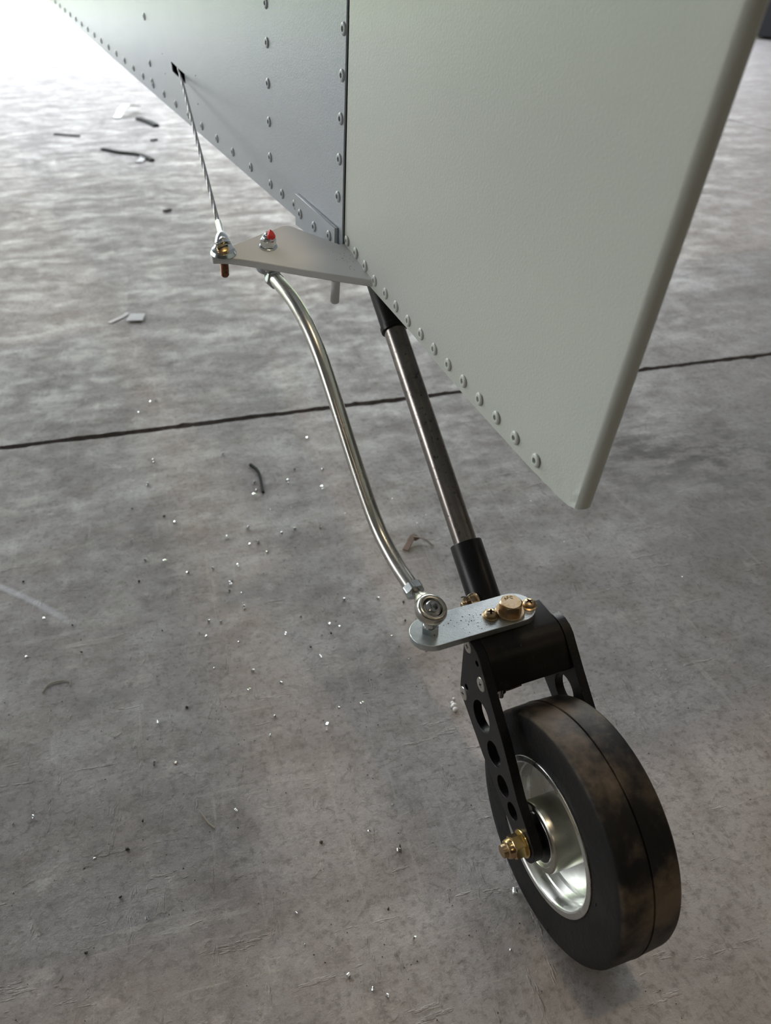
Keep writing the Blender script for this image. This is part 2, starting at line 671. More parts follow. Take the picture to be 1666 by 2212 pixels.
def hframe_obj(name, bm, m, **k):
    o = obj(name, bm, m, **k)
    return o


bm = bmesh.new()
box(bm, (0, 0, -0.062), (44, 36, 0.08))
floor = obj('floor', bm, M['joint'], kind='structure')
floor.rotation_euler = (0, 0, HROT)
floor.location = (0, 0, 0)

DOOR_Y = JY0 + SL                        # the door wall stands on the next joint


def jag(p0, p1, vis):
    """edge points of a slab; ragged where the joint is near the aircraft"""
    n = int((Vector(p1) - Vector(p0)).length / 0.007) if vis else 1
    out = []
    r = random.Random(str(p0) + str(p1))
    d = (Vector(p1) - Vector(p0)).normalized()
    nx, ny = -d.y, d.x
    o = 0
    for i in range(n):
        t = i / n
        x, y = p0[0] + (p1[0] - p0[0]) * t, p0[1] + (p1[1] - p0[1]) * t
        if vis and 0 < i:
            o = o * 0.7 + r.gauss(0, 0.0009)
            chip = 0.0035 if r.random() < 0.012 else 0
            e = max(-.0012, min(.002, o)) + chip
            x += nx * e
            y += ny * e
        out.append((x, y))
    return out


for i in range(-3, 3):
    for j in range(-3, 1):
        x0, x1 = JX0 + i * SL + GAP / 2, JX0 + (i + 1) * SL - GAP / 2
        y0, y1 = JY0 + j * SL + GAP / 2, JY0 + (j + 1) * SL - GAP / 2
        near = (i == -1)
        # counter-clockwise: inside lies to the left
        pts = []
        vis_bottom = (j == 0 and i in (-1, 0))
        vis_top = (j == -1 and i in (-1, 0))
        xs = [x0, x1]
        if i == -1:
            mids = [x0, -1.5, x1]
        elif i == 0:
            mids = [x0, 3.2, x1]
        else:
            mids = [x0, (x0 + x1) / 2, x1]
        for a_, b_ in zip(mids, mids[1:]):
            v = vis_bottom and ((i == -1 and a_ > -2) or (i == 0 and b_ < 4))
            pts += jag((a_, y0), (b_, y0), v)
        pts += [(x1, y0)]
        up = [(x1, y1)]
        for a_, b_ in zip(reversed(mids[1:]), reversed(mids[:-1])):
            v = vis_top and ((i == -1 and b_ > -2) or (i == 0 and a_ < 4))
            up += jag((a_, y1), (b_, y1), v)
        pts += up + [(x0, y1)]
        # drop doubles
        cl = []
        for p in pts:
            if not cl or (Vector(p) - Vector(cl[-1])).length > 1e-5:
                cl.append(p)
        if (Vector(cl[0]) - Vector(cl[-1])).length < 1e-5:
            cl.pop()
        bm = bmesh.new()
        top = [bm.verts.new((x, y, 0)) for x, y in cl]
        bot = [bm.verts.new((x, y, -0.022)) for x, y in cl]
        bm.faces.new(top)
        bm.faces.new(list(reversed(bot)))
        for k in range(len(cl)):
            q = (k + 1) % len(cl)
            bm.faces.new((top[q], top[k], bot[k], bot[q]))
        bmesh.ops.triangulate(bm, faces=[f for f in bm.faces if len(f.verts) > 4])
        obj('concrete_slab', bm, M['concrete'], parent=floor, flat=True)

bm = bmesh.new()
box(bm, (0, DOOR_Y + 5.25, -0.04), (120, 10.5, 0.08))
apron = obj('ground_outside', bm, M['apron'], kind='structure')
apron.rotation_euler = (0, 0, HROT)

bm = bmesh.new()
box(bm, (0, DOOR_Y + 10.5 + 30.0, -0.04), (140, 60, 0.08))
lawn = obj('grass_field', bm, mat('sunlit_grass', (0.18, 0.27, 0.08), 0.9, noise=(1.2, (0.25, 0.33, 0.13), .35, .65)), kind='structure')
lawn.rotation_euler = (0, 0, HROT)
WX0, WX1, WY0, WH = -15.0, 14.0, -16.0, 6.5
DX0, DX1, DH = -9.5, 5.5, 4.6


def shell(name, c, sz, m, ribs=None):
    bm = bmesh.new()
    box(bm, c, sz)
    if ribs:
        axis, lo_, hi_, step, face, z0, z1 = ribs
        k = lo_
        while k < hi_:
            if axis == 'x':
                box(bm, (k, face, (z0 + z1) / 2), (0.06, 0.04, z1 - z0))
            else:
                box(bm, (face, k, (z0 + z1) / 2), (0.04, 0.06, z1 - z0))
            k += step
    o = obj(name, bm, m, kind='structure', flat=True)
    o.rotation_euler = (0, 0, HROT)
    return o


bm = bmesh.new()
LWX = WX0 - .1
LY0, LY1, LZ0, LZ1 = -0.5, 6.2, 0.8, 5.2  # invented opening, lets extra daylight in from the side
box(bm, (LWX, (WY0 + LY0) / 2, WH / 2), (.2, LY0 - WY0, WH))
box(bm, (LWX, (LY1 + DOOR_Y) / 2, WH / 2), (.2, DOOR_Y - LY1, WH))
box(bm, (LWX, (LY0 + LY1) / 2, LZ0 / 2), (.2, LY1 - LY0, LZ0))
box(bm, (LWX, (LY0 + LY1) / 2, (LZ1 + WH) / 2), (.2, LY1 - LY0, WH - LZ1))
o = obj('wall_left', bm, M['wallm'], kind='structure', flat=True)
o.rotation_euler = (0, 0, HROT)
bm = bmesh.new()
for k in range(9):
    box(bm, (LWX, LY0 + (LY1 - LY0) * k / 8, (LZ0 + LZ1) / 2), (.08, .07, LZ1 - LZ0))
for z in (LZ0 + .03, (LZ0 + LZ1) / 2, LZ1 - .03):
    box(bm, (LWX, (LY0 + LY1) / 2, z), (.08, LY1 - LY0, .06))
o = obj('added_light_window_1', bm, M['zinc_clean'], kind='structure', flat=True)  # unseen window, added to brighten the rudder's port side
o.rotation_euler = (0, 0, HROT)
p2 = bpy.data.lights.new('added_window_portal', 'AREA')
p2.shape = 'RECTANGLE'
p2.size = LY1 - LY0
p2.size_y = LZ1 - LZ0
p2.cycles.is_portal = True
p2o = bpy.data.objects.new('added_window_portal', p2)
COL.objects.link(p2o)
p2o.location = hp(LWX - .1, (LY0 + LY1) / 2, (LZ0 + LZ1) / 2)
p2o.rotation_euler = (radians(-90), 0, HROT + pi / 2)
shell('wall_right', (WX1 + .1, (WY0 + DOOR_Y) / 2, WH / 2), (.2, DOOR_Y - WY0, WH), M['wallm'], ('y', WY0 + .3, DOOR_Y, .5, WX1 - .02, 0, WH))
shell('wall_back', ((WX0 + WX1) / 2, WY0 - .1, WH / 2), (WX1 - WX0 + .4, .2, WH), M['wallm'], ('x', WX0 + .3, WX1, .5, WY0 + .02, 0, WH))
bm = bmesh.new()
wy = DOOR_Y + .12
box(bm, ((WX0 + DX0) / 2, wy, WH / 2), (DX0 - WX0, .2, WH))
box(bm, ((WX1 + DX1) / 2, wy, WH / 2), (WX1 - DX1, .2, WH))
box(bm, ((DX0 + DX1) / 2, wy, (WH + DH) / 2), (DX1 - DX0, .2, WH - DH))
k = DX1 + .2
while k < WX1:
    box(bm, (k, wy - .12, WH / 2), (.06, .04, WH))
    k += .5
o = obj('wall_front', bm, M['wallm'], kind='structure', flat=True)
o.rotation_euler = (0, 0, HROT)
shell('ceiling', ((WX0 + WX1) / 2, (WY0 + DOOR_Y) / 2, WH + .1), (WX1 - WX0 + .4, DOOR_Y - WY0 + .4, .2), M['ceil'])

# portal: tells the renderer where daylight enters (gives no light of its own)
pd = bpy.data.lights.new('door_portal', 'AREA')
pd.shape = 'RECTANGLE'
pd.size = DX1 - DX0
pd.size_y = DH
pd.cycles.is_portal = True
po = bpy.data.objects.new('door_portal', pd)
COL.objects.link(po)
po.location = hp((DX0 + DX1) / 2, DOOR_Y + .02, DH / 2)
po.rotation_euler = (radians(-90), 0, HROT)

# trees beyond the apron
rt = random.Random(3)
bm = bmesh.new()
for k in range(26):
    x = -44 + k * 3.0 + rt.uniform(-.8, .8)
    r = rt.uniform(2.2, 3.6)
    before = len(bm.verts)
    bmesh.ops.create_icosphere(bm, subdivisions=3, radius=1.0)
    bm.verts.ensure_lookup_table()
    for v in bm.verts[before:]:
        q = 1 + rt.uniform(-.10, .10)
        v.co = Vector((v.co.x * r * q + x, v.co.y * r * q + 34, max(0, v.co.z * r * q * 1.1 + r * .8)))
o = obj('tree_line', bm, M['leaf'], flat=True)
o.rotation_euler = (0, 0, HROT)
o.location = (0, 0, 0)
tag(o, 'green belt of trees beyond the bright apron, mirrored in the tail paint', 'trees', kind='stuff')

# ceiling lamps
LAMPS = [(0.55, 0.1, 75), (-4.5, 0.1, 20), (5.5, 0.1, 20), (0.55, -5.5, 20), (-4.5, -5.5, 20), (5.5, -5.5, 20)]
for k, (x, y, e) in enumerate(LAMPS):
    p = hp(x, y, WH - 0.6)
    root = bpy.data.objects.new('ceiling_lamp', None)
    COL.objects.link(root)
    root.location = p
    root.rotation_euler = (0, 0, HROT)
    tag(root, 'round metal high-bay lamp hanging from the hangar ceiling', 'lamp', 'high-bay lamps under the ceiling')
    bm = bmesh.new()
    lathe(bm, [(0.04, .20), (0.07, .18), (0.10, .10), (.24, -.04), (.25, -.04), (.245, -.05), (.09, .09), (.06, .11)], (0, 0, 0), (0, 0, 1), 32, True, True)
    obj('lamp_shade', bm, M['zinc_clean'], root)
    bm = bmesh.new()
    lathe(bm, [(.008, .20), (.008, .60)], (0, 0, 0), (0, 0, 1), 8)
    obj('hanger', bm, M['zinc_clean'], root)
    ld = bpy.data.lights.new('lamp_light', 'AREA')
    ld.shape = 'DISK'
    ld.size = 0.36
    ld.energy = e
    ld.color = (1.0, 0.80, 0.56)
    lo = bpy.data.objects.new('lamp_light', ld)
    COL.objects.link(lo)
    lo.parent = root
    lo.location = (0, 0, -.045)

# black tool cabinet against the front wall, only its corner in the frame
cb = bpy.data.objects.new('tool_cabinet', None)
COL.objects.link(cb)
cb.location = hp(5.42, 6.60, 0)
cb.rotation_euler = (0, 0, HROT)
tag(cb, 'black tool cabinet with pale trim strips, blurred at the far right edge', 'cabinet')
m_blk = mat('black_enamel', (0.010, 0.010, 0.012), .85, spec=.1)
m_rd = mat('red_enamel', (0.16, 0.03, 0.025), .8, spec=.1)
bm = bmesh.new()
box(bm, (0, 0, .415), (.95, .5, .79))
obj('body', bm, m_blk, cb, bev=.01)
for z in (.05, .20, .50):
    bm = bmesh.new()
    box(bm, (0, -.255, z), (.93, .02, .022))
    obj('trim_strip', bm, M['zinc_clean'], cb, bev=.003)
bm = bmesh.new()
box(bm, (0, 0, .92), (.90, .46, .22))
obj('top_chest', bm, m_rd, cb, bev=.01)
for sx in (-.38, .38):
    for sy in (-.18, .18):
        bm = bmesh.new()
        lathe(bm, [(.008, -.015), (.0125, -.012), (.0125, .012), (.008, .015)], (sx, sy, .0125), (1, 0, 0), 20)
        obj('caster', bm, m_blk, cb)


# ------------------------------------------------------------------ rivet meshes
def rivet_mesh(r, m, name):
    bm = bmesh.new()
    h = r * .30
    lathe(bm, [(r * .99, -.0002), (r, .0001), (r * .95, h * .45), (r * .80, h * .85), (r * .58, h), (r * .42, h * .95), (r * .37, h * .6), (r * .33, -.0001), (0, -.0002)],
          (0, 0, 0), (0, 0, 1), 20, True, False)
    me = to_mesh(bm, m, name, 50)
    me.materials.append(M['dark'])
    for p in me.polygons:
        c = p.center
        if sqrt(c.x ** 2 + c.y ** 2) < r * .30 and len(p.vertices) < 5:
            p.material_index = 1
    return me


RM = rivet_mesh(.0040, M['rivet'], 'rivet_rudder')
RMF = rivet_mesh(.0040, M['rivet_b'], 'rivet_fuselage')
bm = bmesh.new()
lathe(bm, [(.0012, 0), (0.0009, .00002)], (0, 0, 0), (0, 0, 1), 12, True, True)
PIN = to_mesh(bm, M['dark'], 'rivet_core')

# ------------------------------------------------------------------ TAIL FUSELAGE
T5 = tan(radians(5))


def fs(a):
    return -.022 + T5 * (a + .335)


fuse = Thing('tail_fuselage', 'blue-grey riveted sheet-metal tail fuselage receding to the upper left', 'fuselage', (-.40, 0, .32))
NFUS = Vector((-T5, 1, 0)).normalized()            # into the skin; outward is -NFUS


def aft_a(u):
    return -.3144 + (u - .4886) * .1263


def bot_u(a):
    return .3363 + .0903 * (-.4233 - a)


outer = [(aft_a(.33), bot_u(-.334)), (aft_a(.4), .4), (aft_a(.72), .72), (-3.4, .98), (-3.4, bot_u(-3.4)), (-1.6, bot_u(-1.6)), (-.8, bot_u(-.8))]
slot = [(-.7735, .4205), (-.752, .4170), (-.7225, .4128), (-.7222, .4035), (-.738, .4062), (-.7560, .4082), (-.7726, .4108)]
pil = [circle(a, u, .0011, 8) for a, u in ((-.8084, .4249), (-.8075, .4053), (-.6801, .4150), (-.6840, .3892))]
bm = bmesh.new()
slab(bm, [outer, slot] + pil, lambda x, y, t: Vector((x, fs(x) + t, y)), 0, .0012)
port = fuse.part('side_skin', bm, M['fus_paint'], smooth=20)
bm = bmesh.new()
slab(bm, [outer], lambda x, y, t: Vector((x, -fs(x) - t, y)), 0, .0012)
fuse.part('side_skin', bm, M['fus_paint'], smooth=20)
bm = bmesh.new()
pts = [(-.335, bot_u(-.335)), (-3.4, bot_u(-3.4))]
v = [bm.verts.new((a, s * (fs(a) + .001), u + dz)) for dz in (0, .0015) for a, u in pts for s in (1, -1)]
for f in ((0, 1, 3, 2), (4, 5, 7, 6), (0, 1, 5, 4), (2, 3, 7, 6), (0, 2, 6, 4), (1, 3, 7, 5)):
    bm.faces.new([v[i] for i in f])
fuse.part('bottom_skin', bm, M['fus_paint'])
bm = bmesh.new()
pts = [(aft_a(.72), .72), (-3.4, .98)]
v = [bm.verts.new((a, s * (fs(a) + .001), u + dz)) for dz in (0, .0015) for a, u in pts for s in (1, -1)]
for f in ((0, 1, 3, 2), (4, 5, 7, 6), (0, 1, 5, 4), (2, 3, 7, 6), (0, 2, 6, 4), (1, 3, 7, 5)):
    bm.faces.new([v[i] for i in f])
fuse.part('top_skin', bm, M['fus_paint'])
bm = bmesh.new()
for (a0, a1) in ((0, 1),):
    q = [(-.352, .333), (aft_a(.72) - .018, .715)]
    vs = []
    for a, u in q:
        for s in (-.0195, .0195):
            for da in (0, .002):
                vs.append(bm.verts.new((a + da, s, u)))
    for f in ((0, 1, 3, 2), (4, 5, 7, 6), (0, 1, 5, 4), (2, 3, 7, 6), (0, 2, 6, 4), (1, 3, 7, 5)):
        bm.faces.new([vs[i] for i in f])
fuse.part('stern_post', bm, M['dark'])
for xa in (-3.38, -.95):
    bm = bmesh.new()
    q_ = [(xa, s_ * (abs(fs(xa)) - .0015), u_) for s_, u_ in ((-1, bot_u(xa) + .002), (1, bot_u(xa) + .002), (1, .72 + (-.29 - xa) * .083), (-1, .72 + (-.29 - xa) * .083))]
    f0 = [bm.verts.new(p) for p in q_]
    f1 = [bm.verts.new((p[0] + .002, p[1], p[2])) for p in q_]
    bm.faces.new(f0)
    bm.faces.new(list(reversed(f1)))
    for i in range(4):
        bm.faces.new((f0[i], f0[(i + 1) % 4], f1[(i + 1) % 4], f1[i]))
    fuse.part('added_dark_bulkhead', bm, M['dark'])  # unseen dark sheets, added to keep light out behind the cable slot
# doubler plate along the lower aft corner, with bevelled upper edge
dbl = [(-.4152, .3572), (-.3380, .3484), (-.3402, .3290), (-.4184, .3366 - .0045)]
bm = bmesh.new()
slab(bm, [dbl], lambda x, y, t: Vector((x, fs(x) - t, y)), 0.0002, .0030)
fuse.part('doubler_plate', bm, M['fus_paint'], label='raised corner doubler plate', bev=.0006)
# horizontal stabiliser (above the frame; it shades the floor around the tail)
bm = bmesh.new()
for sg in (-1, 1):
    prof = [(-.95, 0), (-.90, .03), (-.75, .05), (-.5, .045), (-.2, .02), (-.02, .003), (-.02, -.003), (-.2, -.02), (-.5, -.045), (-.75, -.05), (-.90, -.03)]
    r0 = [bm.verts.new((a, sg * .10, .80 + z)) for a, z in prof]
    r1 = [bm.verts.new((a * .8 - .12, sg * 1.25, .80 + z * .7)) for a, z in prof]
    n = len(prof)
    for i in range(n):
        j = (i + 1) % n
        bm.faces.new((r0[i], r0[j], r1[j], r1[i]))
    bm.faces.new(r0)
    bm.faces.new(r1)
fuse.part('stabiliser', bm, M['fus_paint'])


RF = frame(-NFUS)


def friv(a, u, proud=0.0, label=None):
    p = Vector((a, fs(a) - proud, u))
    o = fuse.inst('rivet', RMF, None, p, RF)
    return o


for k in range(17):
    friv(-1.5749 + k * .04985, .4514 - k * .00457)
for k in range(16):
    friv(-1.5749 - (k + 1) * .05, .4514 + (k + 1) * .00452)
for a, u in ((-.7276, .3738), (-.6786, .3693), (-.6284, .3650), (-.5797, .3606), (-.5295, .3561), (-.4793, .3512), (-.4523, .3488), (-.4246, .3462)):
    friv(a, u)
for a, u in ((-.4055, .3434), (-.3776, .3402), (-.3490, .3405)):
    friv(a, u, .0030)
for k in range(8):
    friv(-.4586 + (k - 0) * .0041 * 1.0, .4828 + k * .0275) if k else friv(-.4586, .4828)
for a, u in ((-.4623, .4571), (-.4669, .4290), (-.4713, .4009), (-.4753, .3734)):
    friv(a, u)
for k in range(5):
    friv(-.8706 + k * .006, .4575 + k * .0474)
friv(-.8772, .4101)
friv(-.8800, .3910 - .0003)
for k in range(9):
    friv(-.3198 + k * .0036, .4734 + k * .0258)
for a, u in ((-.3241, .4475), (-.3283, .4217), (-.3327, .3959), (-.3370, .3704)):
    friv(a, u)

# ------------------------------------------------------------------ RUDDER
rud = Thing('rudder', 'pale grey-green sheet-metal rudder with a row of pop rivets along its lower edge', 'rudder', (-.20, 0, .31))
BOT = [(-.3332, .3365), (-.3180, .3312), (-.2885, .3208), (-.2188, .3098), (-.1518, .2973), (-.0809, .2868), (-.0581, .2840), (-.0450, .2832), (-.0412, .2850)]


def rud_s(a, p):
    return .0200 - .0437 * (a + .335) * 1.0


NP, NQ = 56, 64
TH0, TH1 = .0199, .0048


def bcurve(p):
    x = p * (len(BOT) - 1)
    # parametrise by chord
    a = BOT[0][0] + (BOT[-1][0] - BOT[0][0]) * p
    for (a0, u0), (a1, u1) in zip(BOT, BOT[1:]):
        if a <= a1 + 1e-9:
            t = (a - a0) / (a1 - a0)
            return a, u0 + (u1 - u0) * t
    return BOT[-1]


def rp(p, q):
    a0, u0 = bcurve(p)
    UT = .92
    at0 = -.3322 + .1518 * (UT - .3372)
    at1 = -.0030 + .194 * (UT - .4974)
    a1, u1 = at0 + (at1 - at0) * p, UT
    return a0 + (a1 - a0) * q, u0 + (u1 - u0) * q


def rth(p, q, a, u):
    t = TH0 + (TH1 - TH0) * p
    # pulled-in lower aft corner with small crimps, faint oil-canning elsewhere
    e = (a + .050) / .022
    f = (u - .289) / .013
    w = math.exp(-e * e - f * f)
    t += w * (.0006 * sin((a + (u - .29) * .45) * 520) - .0006)
    t += .0005 * sin(a * 17 + u * 7) * sin(u * 15) * min(1, p * 5) * (1 - p)
    return t


NOSE = [(cos(radians(x)), sin(radians(x))) for x in range(80, -81, -20)]


def rudder_ring(q):
    ring = []
    for i in range(NP + 1):
        p = i / NP
        a, u = rp(p, q)
        ring.append((a, -rth(p, q, a, u), u))
    a, u = rp(1, q)
    for c_, s_ in [(c, s) for c, s in NOSE]:
        ring.append((a + .0036 * c_, -TH1 * s_, u + .0004 * c_))
    for i in range(NP, -1, -1):
        p = i / NP
        a, u = rp(p, q)
        ring.append((a, rth(p, q, a, u), u))
    return ring


bm = bmesh.new()
rings = []
for j in range(NQ + 1):
    q = (j / NQ) ** 1.6
    rings.append([bm.verts.new(v) for v in rudder_ring(q)])
N = len(rings[0])
for r0, r1 in zip(rings, rings[1:]):
    for i in range(N - 1):
        bm.faces.new((r0[i], r0[i + 1], r1[i + 1], r1[i]))
    bm.faces.new((r0[N - 1], r0[0], r1[0], r1[N - 1]))
# closing bottom rib, set 1 mm up inside the skins, and top
for ring in (rings[0], rings[-1]):
    for i in range(N // 2):
        a_, b_, c_, d_ = ring[i], ring[i + 1], ring[N - 2 - i], ring[N - 1 - i]
        if b_ == c_ or len({a_, b_, c_, d_}) < 4:
            if len({a_, b_, d_}) == 3:
                bm.faces.new((a_, b_, d_))
            continue
        bm.faces.new((a_, b_, c_, d_))
skin = rud.part('rudder_skin', bm, M['rud_paint'], smooth=40)
RR = frame(Vector((-.0437, -1, 0)).normalized())
rr0 = [(-.3274, .3418), (-.3115, .3373), (-.2950, .3327), (-.2790, .3270), (-.2610, .3238), (-.2447, .3202), (-.2263, .3168), (-.2081, .3144), (-.1900, .3114), (-.1717, .3085), (-.1530, .3056), (-.1343, .3025), (-.1155, .2997), (-.0958, .2969), (-.0755, .2938)]


def rud_port(a, u):
    # thickness at that chord fraction
    q = (u - .31) / (.92 - .31)
    af = -.3332 + (.1518 * (u - .3372))
    at = -.0385 + .194 * (u - .285)
    p = (a - af) / (at - af)
    return -(TH0 + (TH1 - TH0) * max(0, min(1, p)))


for a, u in rr0:
    for sg in (1, -1):
        s = rud_port(a, u) * sg
        rot = RR if sg == 1 else frame(Vector((-.0437, 1, 0)).normalized())
        rud.inst('rivet', RM, None, (a, s + (-.0001 if sg == 1 else .0001), u), rot)
# hinge knuckles along the leading edge, alternate halves
k = 0
u = .346
while u < .72:
    a = -.3345 + .1395 * (u - .33) + .0012
    bm = bmesh.new()
    d = Vector((.1395, 0, 1)).normalized()
    lathe(bm, [(.0019, .0003), (.0022, .0006), (.0022, .0128), (.0019, .0131)], (a, -.0172, u), d, 14)
    rud.part('hinge_knuckle', bm, M['zinc_clean'] if k % 2 else M['rivet_b'])
    u += .0134
    k += 1
bm = bmesh.new()
d = Vector((.1395, 0, 1)).normalized()
lathe(bm, [(.0011, 0), (.0011, .40)], (-.3345 + .0012 + .1395 * .014, -.0172, .344), d, 10)
rud.part('hinge_pin', bm, M['dark'])

# control horn plate
HZ = lambda a: .3266 - .234 * (a + .283)
tip = (-.3385, -.1080)
horn_out = []
for dg_ in range(-70, -211, -14):
    horn_out.append((tip[0] + .0092 * cos(radians(dg_)), tip[1] + .0092 * sin(radians(dg_))))
horn_out += [(-.3480, -.0985), (-.3575, -.0780), (-.3655, -.0605), (-.3672, -.0555), (-.3660, -.0510), (-.3330, -.0240), (-.3325, -.010), (-.280, -.010), (-.2836, -.0198), (-.2925, -.0365), (-.3060, -.0600), (-.3230, -.0880), (-.3325, -.1060)]
hole = circle(-.3403, -.075, .003, 16)
bm = bmesh.new()
slab(bm, [horn_out, hole], lambda x, y, t: Vector((x, y, HZ(x) - t)), 0, .0050)
HN = Vector((.234, 0, 1)).normalized()
horn = rud.part('control_horn', bm, M['horn'], label='grey triangular steel horn plate', bev=.0005)


def on_horn(a, s, h=0):
    return Vector((a, s, HZ(a))) + HN * h


# nylon-insert lock nut and bolt end
hb = rud.base


def sub(parent_thing, parent, name, bm, m, **k):
    return parent_thing.part(name, bm, m, parent=parent, **k)


bm = bmesh.new()
lathe(bm, [(.0062, 0), (.0064, .0004), (.0064, .0009), (.006, .0011)], on_horn(-.3403, -.075), HN, 28)
hexprism(bm, on_horn(-.3403, -.075, .0010), HN, .0100, .0052, .10, turn=.35)
lathe(bm, [(.0046, .0058), (.0045, .0076), (.0040, .0084), (.0030, .0086), (.0028, .0076)], on_horn(-.3403, -.075), HN, 28)
sub(rud, horn, 'lock_nut', bm, M['zinc_clean'])
bm = bmesh.new()
lathe(bm, [(.0024, -.016), (.0024, .0102), (.0019, .0109), (0, .0109)], on_horn(-.3403, -.075), HN, 16)
sub(rud, horn, 'bolt', bm, M['zinc_clean'])
bm = bmesh.new()
bmesh.ops.create_icosphere(bm, subdivisions=3, radius=1)
rr_ = random.Random(5)
for v_ in bm.verts:
    q = 1 + .18 * sin(v_.co.x * 5 + 1) * cos(v_.co.y * 4)
    t_ = v_.co.z
    v_.co = Vector((v_.co.x * .0026 * q * (1.15 - .5 * t_), v_.co.y * .0028 * q * (1.1 - .4 * t_), t_ * .0034 * q))
bmesh.ops.translate(bm, verts=bm.verts[:], vec=on_horn(-.3385, -.0736, .0098))
sub(rud, horn, 'torque_seal_paint', bm, M['red'], label='red torque seal on the nut')
# travel stop bolt under the horn
bm = bmesh.new()
lathe(bm, [(.0032, -.0005), (.0032, -.0175), (.0028, -.0182), (0, -.0182)], on_horn(-.2960, -.0395, -.0045), HN, 18, True, False)
sub(rud, horn, 'stop_bolt', bm, M['horn'])
bm = bmesh.new()
for k in range(40):
    a_ = -.335 + rr_.gauss(.022, .009)
    s_ = -.0255 + rr_.gauss(-.002, .003) + (a_ + .313) * .10
    if s_ > -.0212:
        continue
    bmesh.ops.create_icosphere(bm, subdivisions=1, radius=rr_.uniform(.00012, .00035), matrix=Matrix.Translation(on_horn(a_, s_, .00005)) @ Matrix.Diagonal((1, 1, .3, 1)))
o = sub(rud, horn, 'grit', bm, M['grime_and_recess_shade'])
o['kind'] = 'stuff'

# ------------------------------------------------------------------ RUDDER CABLE
cab = Thing('rudder_cable', 'thin twisted steel cable running from the fuselage slot to the horn plate', 'cable', (tip[0], tip[1], HZ(tip[0])))
pT = Vector((-.7495, -.0565, .4128))
pB = Vector((-.3385, -.1072, HZ(-.3385) + .006))
dC = (pT - pB).normalized()
pIn = pT + dC * .10 + Vector((-.02, .02, 0))
LS = (pT - pB).length
c0 = pB + dC * .036
bm = bmesh.new()
Rc = frame(dC)
nst = 6
Lc = (pT - c0).length + .035
steps = 300
for sidx in range(nst):
    path = []
    for i in range(steps + 1):
        h_ = Lc * i / steps
        t_ = 2 * pi * (sidx / nst + h_ / .0125)
        path.append(c0 + Rc @ Vector((.00105 * cos(t_), .00105 * sin(t_), h_)))
    sweep(bm, path, .00066, 5, True)
sweep(bm, [c0, c0 + dC * Lc], .0008, 6)
cab.part('wire_rope', bm, M['cablem'], smooth=60)
bm = bmesh.new()
lathe(bm, [(.0032, .004), (.0032, .012), (.0028, .0135), (.0027, .0360), (.0024, .0368), (.0015, .0370)], pB, dC, 24)
cab.part('swage_terminal', bm, M['stainless'])
# fork hood: flared shell that sits over the clevis bolt
bm = bmesh.new()
P0, P1 = on_horn(-.3405, -.1072, .0030), pB + dC * .0150
rows = []
NS = 10
for i in range(NS + 1):
    t_ = i / NS
    c_ = P0.lerp(P1, t_)
    axis = HN.lerp(dC, t_).normalized()
    rad_ = .0036 * (1 - t_) ** .7 + .0034
    R_ = frame(axis)
    rows.append([bm.verts.new(c_ + R_ @ Vector((rad_ * cos(2 * pi * j / 28), rad_ * sin(2 * pi * j / 28), 0))) for j in range(28)])
for a_, b_ in zip(rows, rows[1:]):
    for j in range(28):
        q = (j + 1) % 28
        bm.faces.new((a_[j], a_[q], b_[q], b_[j]))
bm.faces.new(list(reversed(rows[0])))
bm.faces.new(rows[-1])
cab.part('fork_end', bm, M['stainless'])
bm = bmesh.new()
lathe(bm, [(.0088, 0), (.0092, .0006), (.0080, .0028), (.0062, .0034)], on_horn(-.3385, -.108), HN, 30)
cab.part('washer', bm, M['zinc_clean'])
bm = bmesh.new()
pc = on_horn(-.3356, -.1088, .0044)
dh = (HN + Vector((.22, -.10, 0))).normalized()
lathe(bm, [(.0042, -.004), (.0043, .0012), (.0039, .0018), (.0020, .0022), (0, .0023)], pc, dh, 28, True, False)
me = bpy.data.meshes.new('pin')
bmesh.ops.recalc_face_normals(bm, faces=bm.faces[:])
bm.to_mesh(me)
bm.free()
slotm = cross_cut(me, pc + dh * .0034, dh, .0001, .0001, .0001) if False else me
bmt = bmesh.new()
bmt.from_mesh(me)
# screwdriver slot: a thin dark bar let into the head
ph_ = cab.part('clevis_pin_head', bmt, M['gold_shiny'], label='brass slotted pin head')
bm = bmesh.new()
box(bm, pc + dh * .0020, (.0078, .0009, .0009), frame(dh) @ Matrix.Rotation(.5, 3, 'Z'))
cab.part('slot', bm, M['dark'], parent=ph_)
bm = bmesh.new()
prof = []
h_ = .004
while h_ > -.0175:
    prof += [(.0030, h_), (.0026, h_ - .0004)]
    h_ -= .0008
prof.append((.0022, -.0180))
lathe(bm, prof, on_horn(-.3385, -.108), HN, 16)
cab.part('clevis_bolt', bm, mat('rusty_bolt', (.30, .15, .09), .45, .8, noise=(400, (.12, .06, .04), .4, .7)), label='coppery threaded bolt end under the plate')

# ------------------------------------------------------------------ STEERING LINK
link = Thing('steering_link', 'bright S-bent steel push rod joining the horn plate to the steering arm', 'push rod', (-.0953, -.0537, .1717))
PATH = [(-.3310, -.0742, .3185), (-.3230, -.0735, .3184), (-.2980, -.0713, .3145), (-.2733, -.0692, .3055), (-.2535, -.0674, .2918), (-.2323, -.0656, .2708), (-.2084, -.0635, .2440), (-.1846, -.0615, .2192), (-.1644, -.0597, .2023), (-.1415, -.0577, .1927), (-.1200, -.0559, .1885)]
bm = bmesh.new()
pp = smooth_path(PATH, 10)
sweep(bm, pp, .0050, 32)
link.part('link_tube', bm, M['steel'], smooth=60)


def jam(p, d, thing, af=.0118, h=.0060):
    bm = bmesh.new()
    hexprism(bm, p, d, af, h, .12, both=True, turn=.2)
    return thing.part('jam_nut', bm, M['zinc_clean'])


